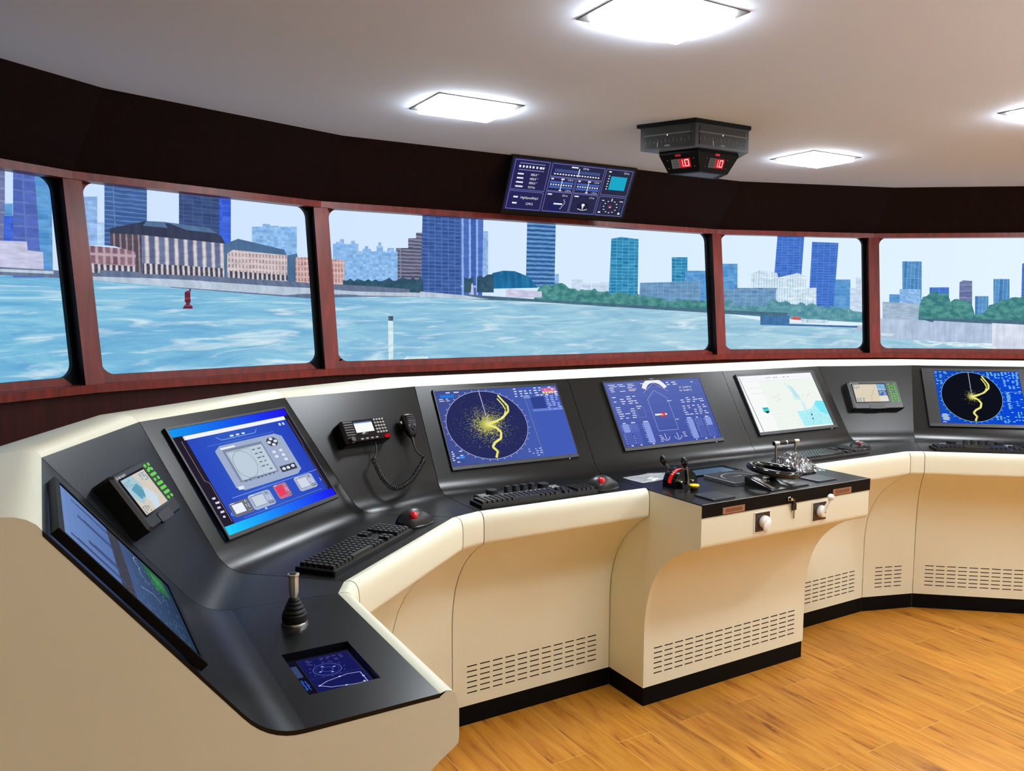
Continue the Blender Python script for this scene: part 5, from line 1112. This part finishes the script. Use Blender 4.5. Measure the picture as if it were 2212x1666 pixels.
# ------------------------------------------------------------------ fascia display and overhead indicator
a = Vector((2.420,4.150,2.2275)); e1 = Vector((1,0,0)); dn = Vector((0,.137,-.294)).normalized(); up_ = -dn; n = e1.cross(up_)
cc = a+e1*.4625+dn*.162
M = Matrix(((e1.x,up_.x,n.x,cc.x),(e1.y,up_.y,n.y,cc.y),(e1.z,up_.z,n.z,cc.z),(0,0,0,1)))
def draw_tv(s):
    NV = (40,40,80); LNE = (126,128,196); W_ = (244,246,255); BL = (96,150,226)
    for k in range(8): s.rect(k/8,0,(k+1)/8,1,mixc((42,40,92),(46,46,70),k/7))
    s.up()
    boxes = [(.02,.03,.285,.595),(.02,.625,.285,.975),(.305,.03,.735,.28),(.305,.30,.515,.565),(.525,.30,.735,.565),(.305,.585,.515,.975),(.525,.585,.735,.975),(.75,.03,.98,.55),(.75,.585,.98,.975)]
    for b in boxes: s.frame(*b, .0032, LNE)
    s.up(); s.line([(.055,.09),(.25,.09)], .0022, (190,196,236)); s.line([(.055,.215),(.25,.215)], .0022, (190,196,236)); s.dashes(.05,.115,.26,.19,1,8,W_,1,.55)
    for k, (v, tx) in enumerate(((.315,'000.0 \u00b0'),(.395,'000.0 \u00b0'),(.475,'000.0 \u00b0'),(.555,'0.0 kn'))):
        s.rect(.055,v-.035,.10+.004*k,v-.008,W_); s.text(tx,.155,v,.020,W_)
    s.rect(.06,.725,.095,.755,W_); s.text('HighSpeedShip2',.115,.765,.0195,W_); s.rect(.06,.845,.095,.875,W_); s.text('CM15',.165,.885,.021,W_)
    s.text('0.0 kn',.555,.095,.018,W_); s.rect(.46,.06,.515,.085,W_)
    for k in range(34): s.rect(.335+.011*k,.13,.338+.011*k,.19,(110,150,236))
    for k in range(17): s.rect(.332+.0225*k,.215,.345+.0225*k,.24,W_)
    s.up().line([(.527,.09),(.527,.25)], .006, W_); s.lay -= 1
    for u in (.315,.535):
        s.rect(u,.37,u+.19,.41,(72,104,190)); s.rect(u,.465,u+.19,.505,(72,104,190)); s.rect(u,.41,u+.19,.465,(34,40,84)); s.up()
        for k in range(9): s.rect(u+.006+.0205*k,.425,u+.018+.0205*k,.45,W_)
        s.line([(u+.095,.345),(u+.095,.53)], .005, W_); s.rect(u+.005,.315,u+.025,.34,W_); s.rect(u+.085,.31,u+.11,.335,W_); s.text('-1.0 m',u+.135,.345,.0165,W_); s.text('-1.0 m',u+.135,.555,.0165,W_); s.rect(u+.085,.535,u+.105,.555,W_); s.lay -= 1
    s.rect(.32,.62,.355,.645,W_); s.text('0.0 m',.44,.66,.0175,W_); s.rect(.54,.62,.575,.645,W_); s.text('1.7 m',.665,.66,.0175,W_)
    s.ell(.40,.86,.055,.105,(34,36,96),28); s.ell(.63,.84,.05,.10,(34,34,62),28); s.up(); s.rect(.385,.80,.455,.83,W_)
    for k in range(6): s.ell(.475-.008*abs(k-1.5),.73+.035*k,.006,.010,(206,212,246),8)
    s.ell(.63,.80,.014,.030,W_,14); s.poly([(.623,.83),(.637,.83),(.630,.90)],W_)
    for k in range(6): s.ell(.595+.014*k,.885+.02*math.sin(math.pi*k/5),.006,.010,W_,8)
    s.rect(.775,.065,.795,.09,W_); s.text('2.0 m',.905,.10,.0185,W_); s.rect(.805,.165,.945,.44,(32,172,206))
    for k in range(6): s.rect(.782,.155+.053*k,.792,.175+.053*k,W_)
    for k in range(12): x_, y_ = .865+.058*math.cos(R(30*k)), .79+.125*math.sin(R(30*k)); s.rect(x_-.006,y_-.009,x_+.006,y_+.009,(222,226,250))
    s.up(); s.ell(.862,.785,.017,.036,(120,52,96),18); s.poly([(.865,.61),(.872,.645),(.858,.645)],W_); s.rect(.855,.79,.872,.815,(226,190,214)); s.rect(.77,.90,.79,.93,W_); s.rect(.945,.90,.962,.94,W_); s.rect(.935,.66,.965,.675,W_); s.rect(.78,.66,.80,.675,W_)
    s.rect(.77,.71,.782,.86,(58,62,116)); s.rect(.945,.71,.957,.86,(58,62,116))
t = thing('wall_display', 'wide dark blue instrument display tilted down above the middle window', 'display', M)
m = MB(); w, h = .925,.352; o = [(-w/2,-h/2),(w/2,-h/2),(w/2,h/2),(-w/2,h/2)]; c, d, e_ = w/2-.010, h/2-.012, h/2-.026
i_ = [(-c,-e_),(c,-e_),(c,d),(-c,d)]
m.loft([[(x*.96,y*.94,-.045) for x,y in o],[(x,y,-.020) for x,y in o],[(x,y,0) for x,y in o],[(x,y,.001) for x,y in i_],[(x,y,-.003) for x,y in i_]],0,True); m.add([(x*.96,y*.94,-.045) for x,y in o],[(3,2,1,0)]); obj('bezel', m, pm('display_bezel',(6,6,7),.45,spec=.2), t, smooth=0)
s = Scr(2*c, d+e_, .92); draw_tv(s); so = s.build('screen', t, z=-.0025); so.location = (0,(d-e_)/2,0)
m = MB(); m.box(-.16,.16,-.10,.10,-.14,-.044); obj('bracket', m, EDGE, t, smooth=0)

t = thing('overhead_indicator', 'black ceiling-hung three-sided indicator box with red lit digits', 'indicator', at(2.890,2.936,ZC))
def trap(y0, y1, fw, bw, z): return [(-fw/2,y0,z),(fw/2,y0,z),(bw/2,y1,z),(-bw/2,y1,z)]
m = MB(); A = trap(-.004,.262,.366,.640,0); B_ = trap(-.004,.262,.366,.640,-.018); m.add(A+B_,[(3,2,1,0),(4,5,6,7),(0,1,5,4),(1,2,6,5),(2,3,7,6),(3,0,4,7)]); obj('top_plate', m, EDGE, t, smooth=0)
ZB = -.128
m = MB(); A = trap(.004,.250,.350,.610,-.018); B_ = trap(.004,.250,.350,.610,ZB); m.add(A+B_,[(0,1,5,4),(1,2,6,5),(2,3,7,6),(3,0,4,7)]); obj('housing', m, pm('indicator_grey',(17,18,19),.35), t, smooth=0)
m = MB(); m.add(trap(.004,.250,.350,.610,ZB),[(0,1,2,3)]); obj('underside', m, pm('underside_blue',(104,124,154),.5), t, smooth=0)
faces = []
pF = [Vector((-.175,.004,0)),Vector((.175,.004,0))]; pL = [Vector((-.305,.250,0)),Vector((-.175,.004,0))]; pR = [Vector((.175,.004,0)),Vector((.305,.250,0))]
for p, q in (pF, pL, pR):
    e = (q-p).normalized(); nn = Vector((e.y,-e.x,0)); L = (q-p).length
    Mx = Matrix(((e.x,0,nn.x,p.x),(e.y,0,nn.y,p.y),(0,1,nn.z,-.073),(0,0,0,1)))
    m = MB(); m.box(.026,L-.024,-.045,.044,.0002,.003,0,Mx); w_ = obj('scale_window', m, pm('smoked_window',(40,43,45),.2,spec=.5), t, smooth=0)
    m = MB(); m.box(.02,L-.016,.012,.016,.003,.0036,0,Mx); m.box(L*.5-.014,L*.5+.014,-.044,-.036,.003,.0036,0,Mx)
    for k in range(12): m.box(.03+(L-.06)*k/11,.032+(L-.06)*k/11,-.026,-.014+.008*(k%2),.003,.0035,0,Mx)
    obj('scale_print', m, pm('scale_print',(92,98,98),.4), w_, smooth=0)
    m = MB(); m.box(L*.5-.0025,L*.5+.0025,.006,.013,.003,.004,0,Mx); obj('lamp', m, em((250,250,245)), t, smooth=0)
    m = MB(); m.box(L*.32,L*.32+.0015,-.044,-.022,.003,.0038,0,Mx); obj('pointer', m, em((220,224,224),.7), t, smooth=0)
# lower block with the digit windows
Z1, Z2 = ZB, -.232
A = trap(.030,.215,.262,.430,Z1); B_ = trap(.058,.205,.186,.320,Z2); A2 = trap(.026,.215,.270,.430,Z1-.018)
m = MB(); m.add(A+A2+B_,[(0,1,5,4),(1,2,6,5),(2,3,7,6),(3,0,4,7),(4,5,9,8),(5,6,10,9),(6,7,11,10),(7,4,8,11)]); m.add(B_,[(0,1,2,3)]); obj('digit_block', m, EDGE, t, smooth=0)
m = MB(); m.add([(x*.72,.131+(y-.131)*.72,Z2-.0006) for x,y,z in B_],[(0,1,2,3)]); obj('bottom_label', m, pm('underside_blue',(104,124,154),.5), t, smooth=0)
def seg(s, ch, u, v, w, h, col):
    k = .17*w; S_ = {'1':'bc','0':'abcdef','8':'abcdefg'}[ch]; hk = k*s.w/s.h
    R_ = {'a':(u,v,u+w,v+hk),'g':(u,v+h/2-hk/2,u+w,v+h/2+hk/2),'d':(u,v+h-hk,u+w,v+h),'f':(u,v,u+k,v+h/2),'e':(u,v+h/2,u+k,v+h),'b':(u+w-k,v,u+w,v+h/2),'c':(u+w-k,v+h/2,u+w,v+h)}
    for c_ in S_: s.rect(*R_[c_], col)
def digits(p4):
    a, b, c_, d_ = [Vector(x) for x in p4]     # top-left, top-right, bottom-right, bottom-left
    e = ((b-a)+(c_-d_)).normalized(); mid = (a+b+c_+d_)/4; n_ = e.cross((a-d_).normalized()).normalized(); u_ = n_.cross(e)
    Mx = Matrix(((e.x,u_.x,n_.x,mid.x),(e.y,u_.y,n_.y,mid.y),(e.z,u_.z,n_.z,mid.z),(0,0,0,1)))
    s = Scr(.098,.046); s.rect(0,0,.44,1,(86,82,80)); s.rect(.44,0,1,1,(206,24,40)); s.up(); seg(s,'8',.10,.14,.22,.7,(66,60,60)); seg(s,'1',.44,.12,.16,.74,(255,236,226)); seg(s,'0',.70,.12,.22,.74,(255,240,230)); s.rect(.625,.78,.655,.88,(255,236,226))
    s.build('digit_window', t, z=.0012, mtx=Mx)
    m = MB(); m.box(-.022,.006,.036,.046,.0003,.0035,0,Mx); obj('red_label', m, pm('red_label',(206,26,50),.4), t, smooth=0)
    m = MB()
    for x in (-.068,.068):
        for y in (-.02,.02): m.ball(tuple(Mx@Vector((x,y,.0005))),.0028,0,None,8,5)
    obj('panel_screw', m, STEEL, t)
digits((A2[0],A2[1],B_[1],B_[0])); digits((A2[3],A2[0],B_[0],B_[3])); digits((A2[1],A2[2],B_[2],B_[1]))
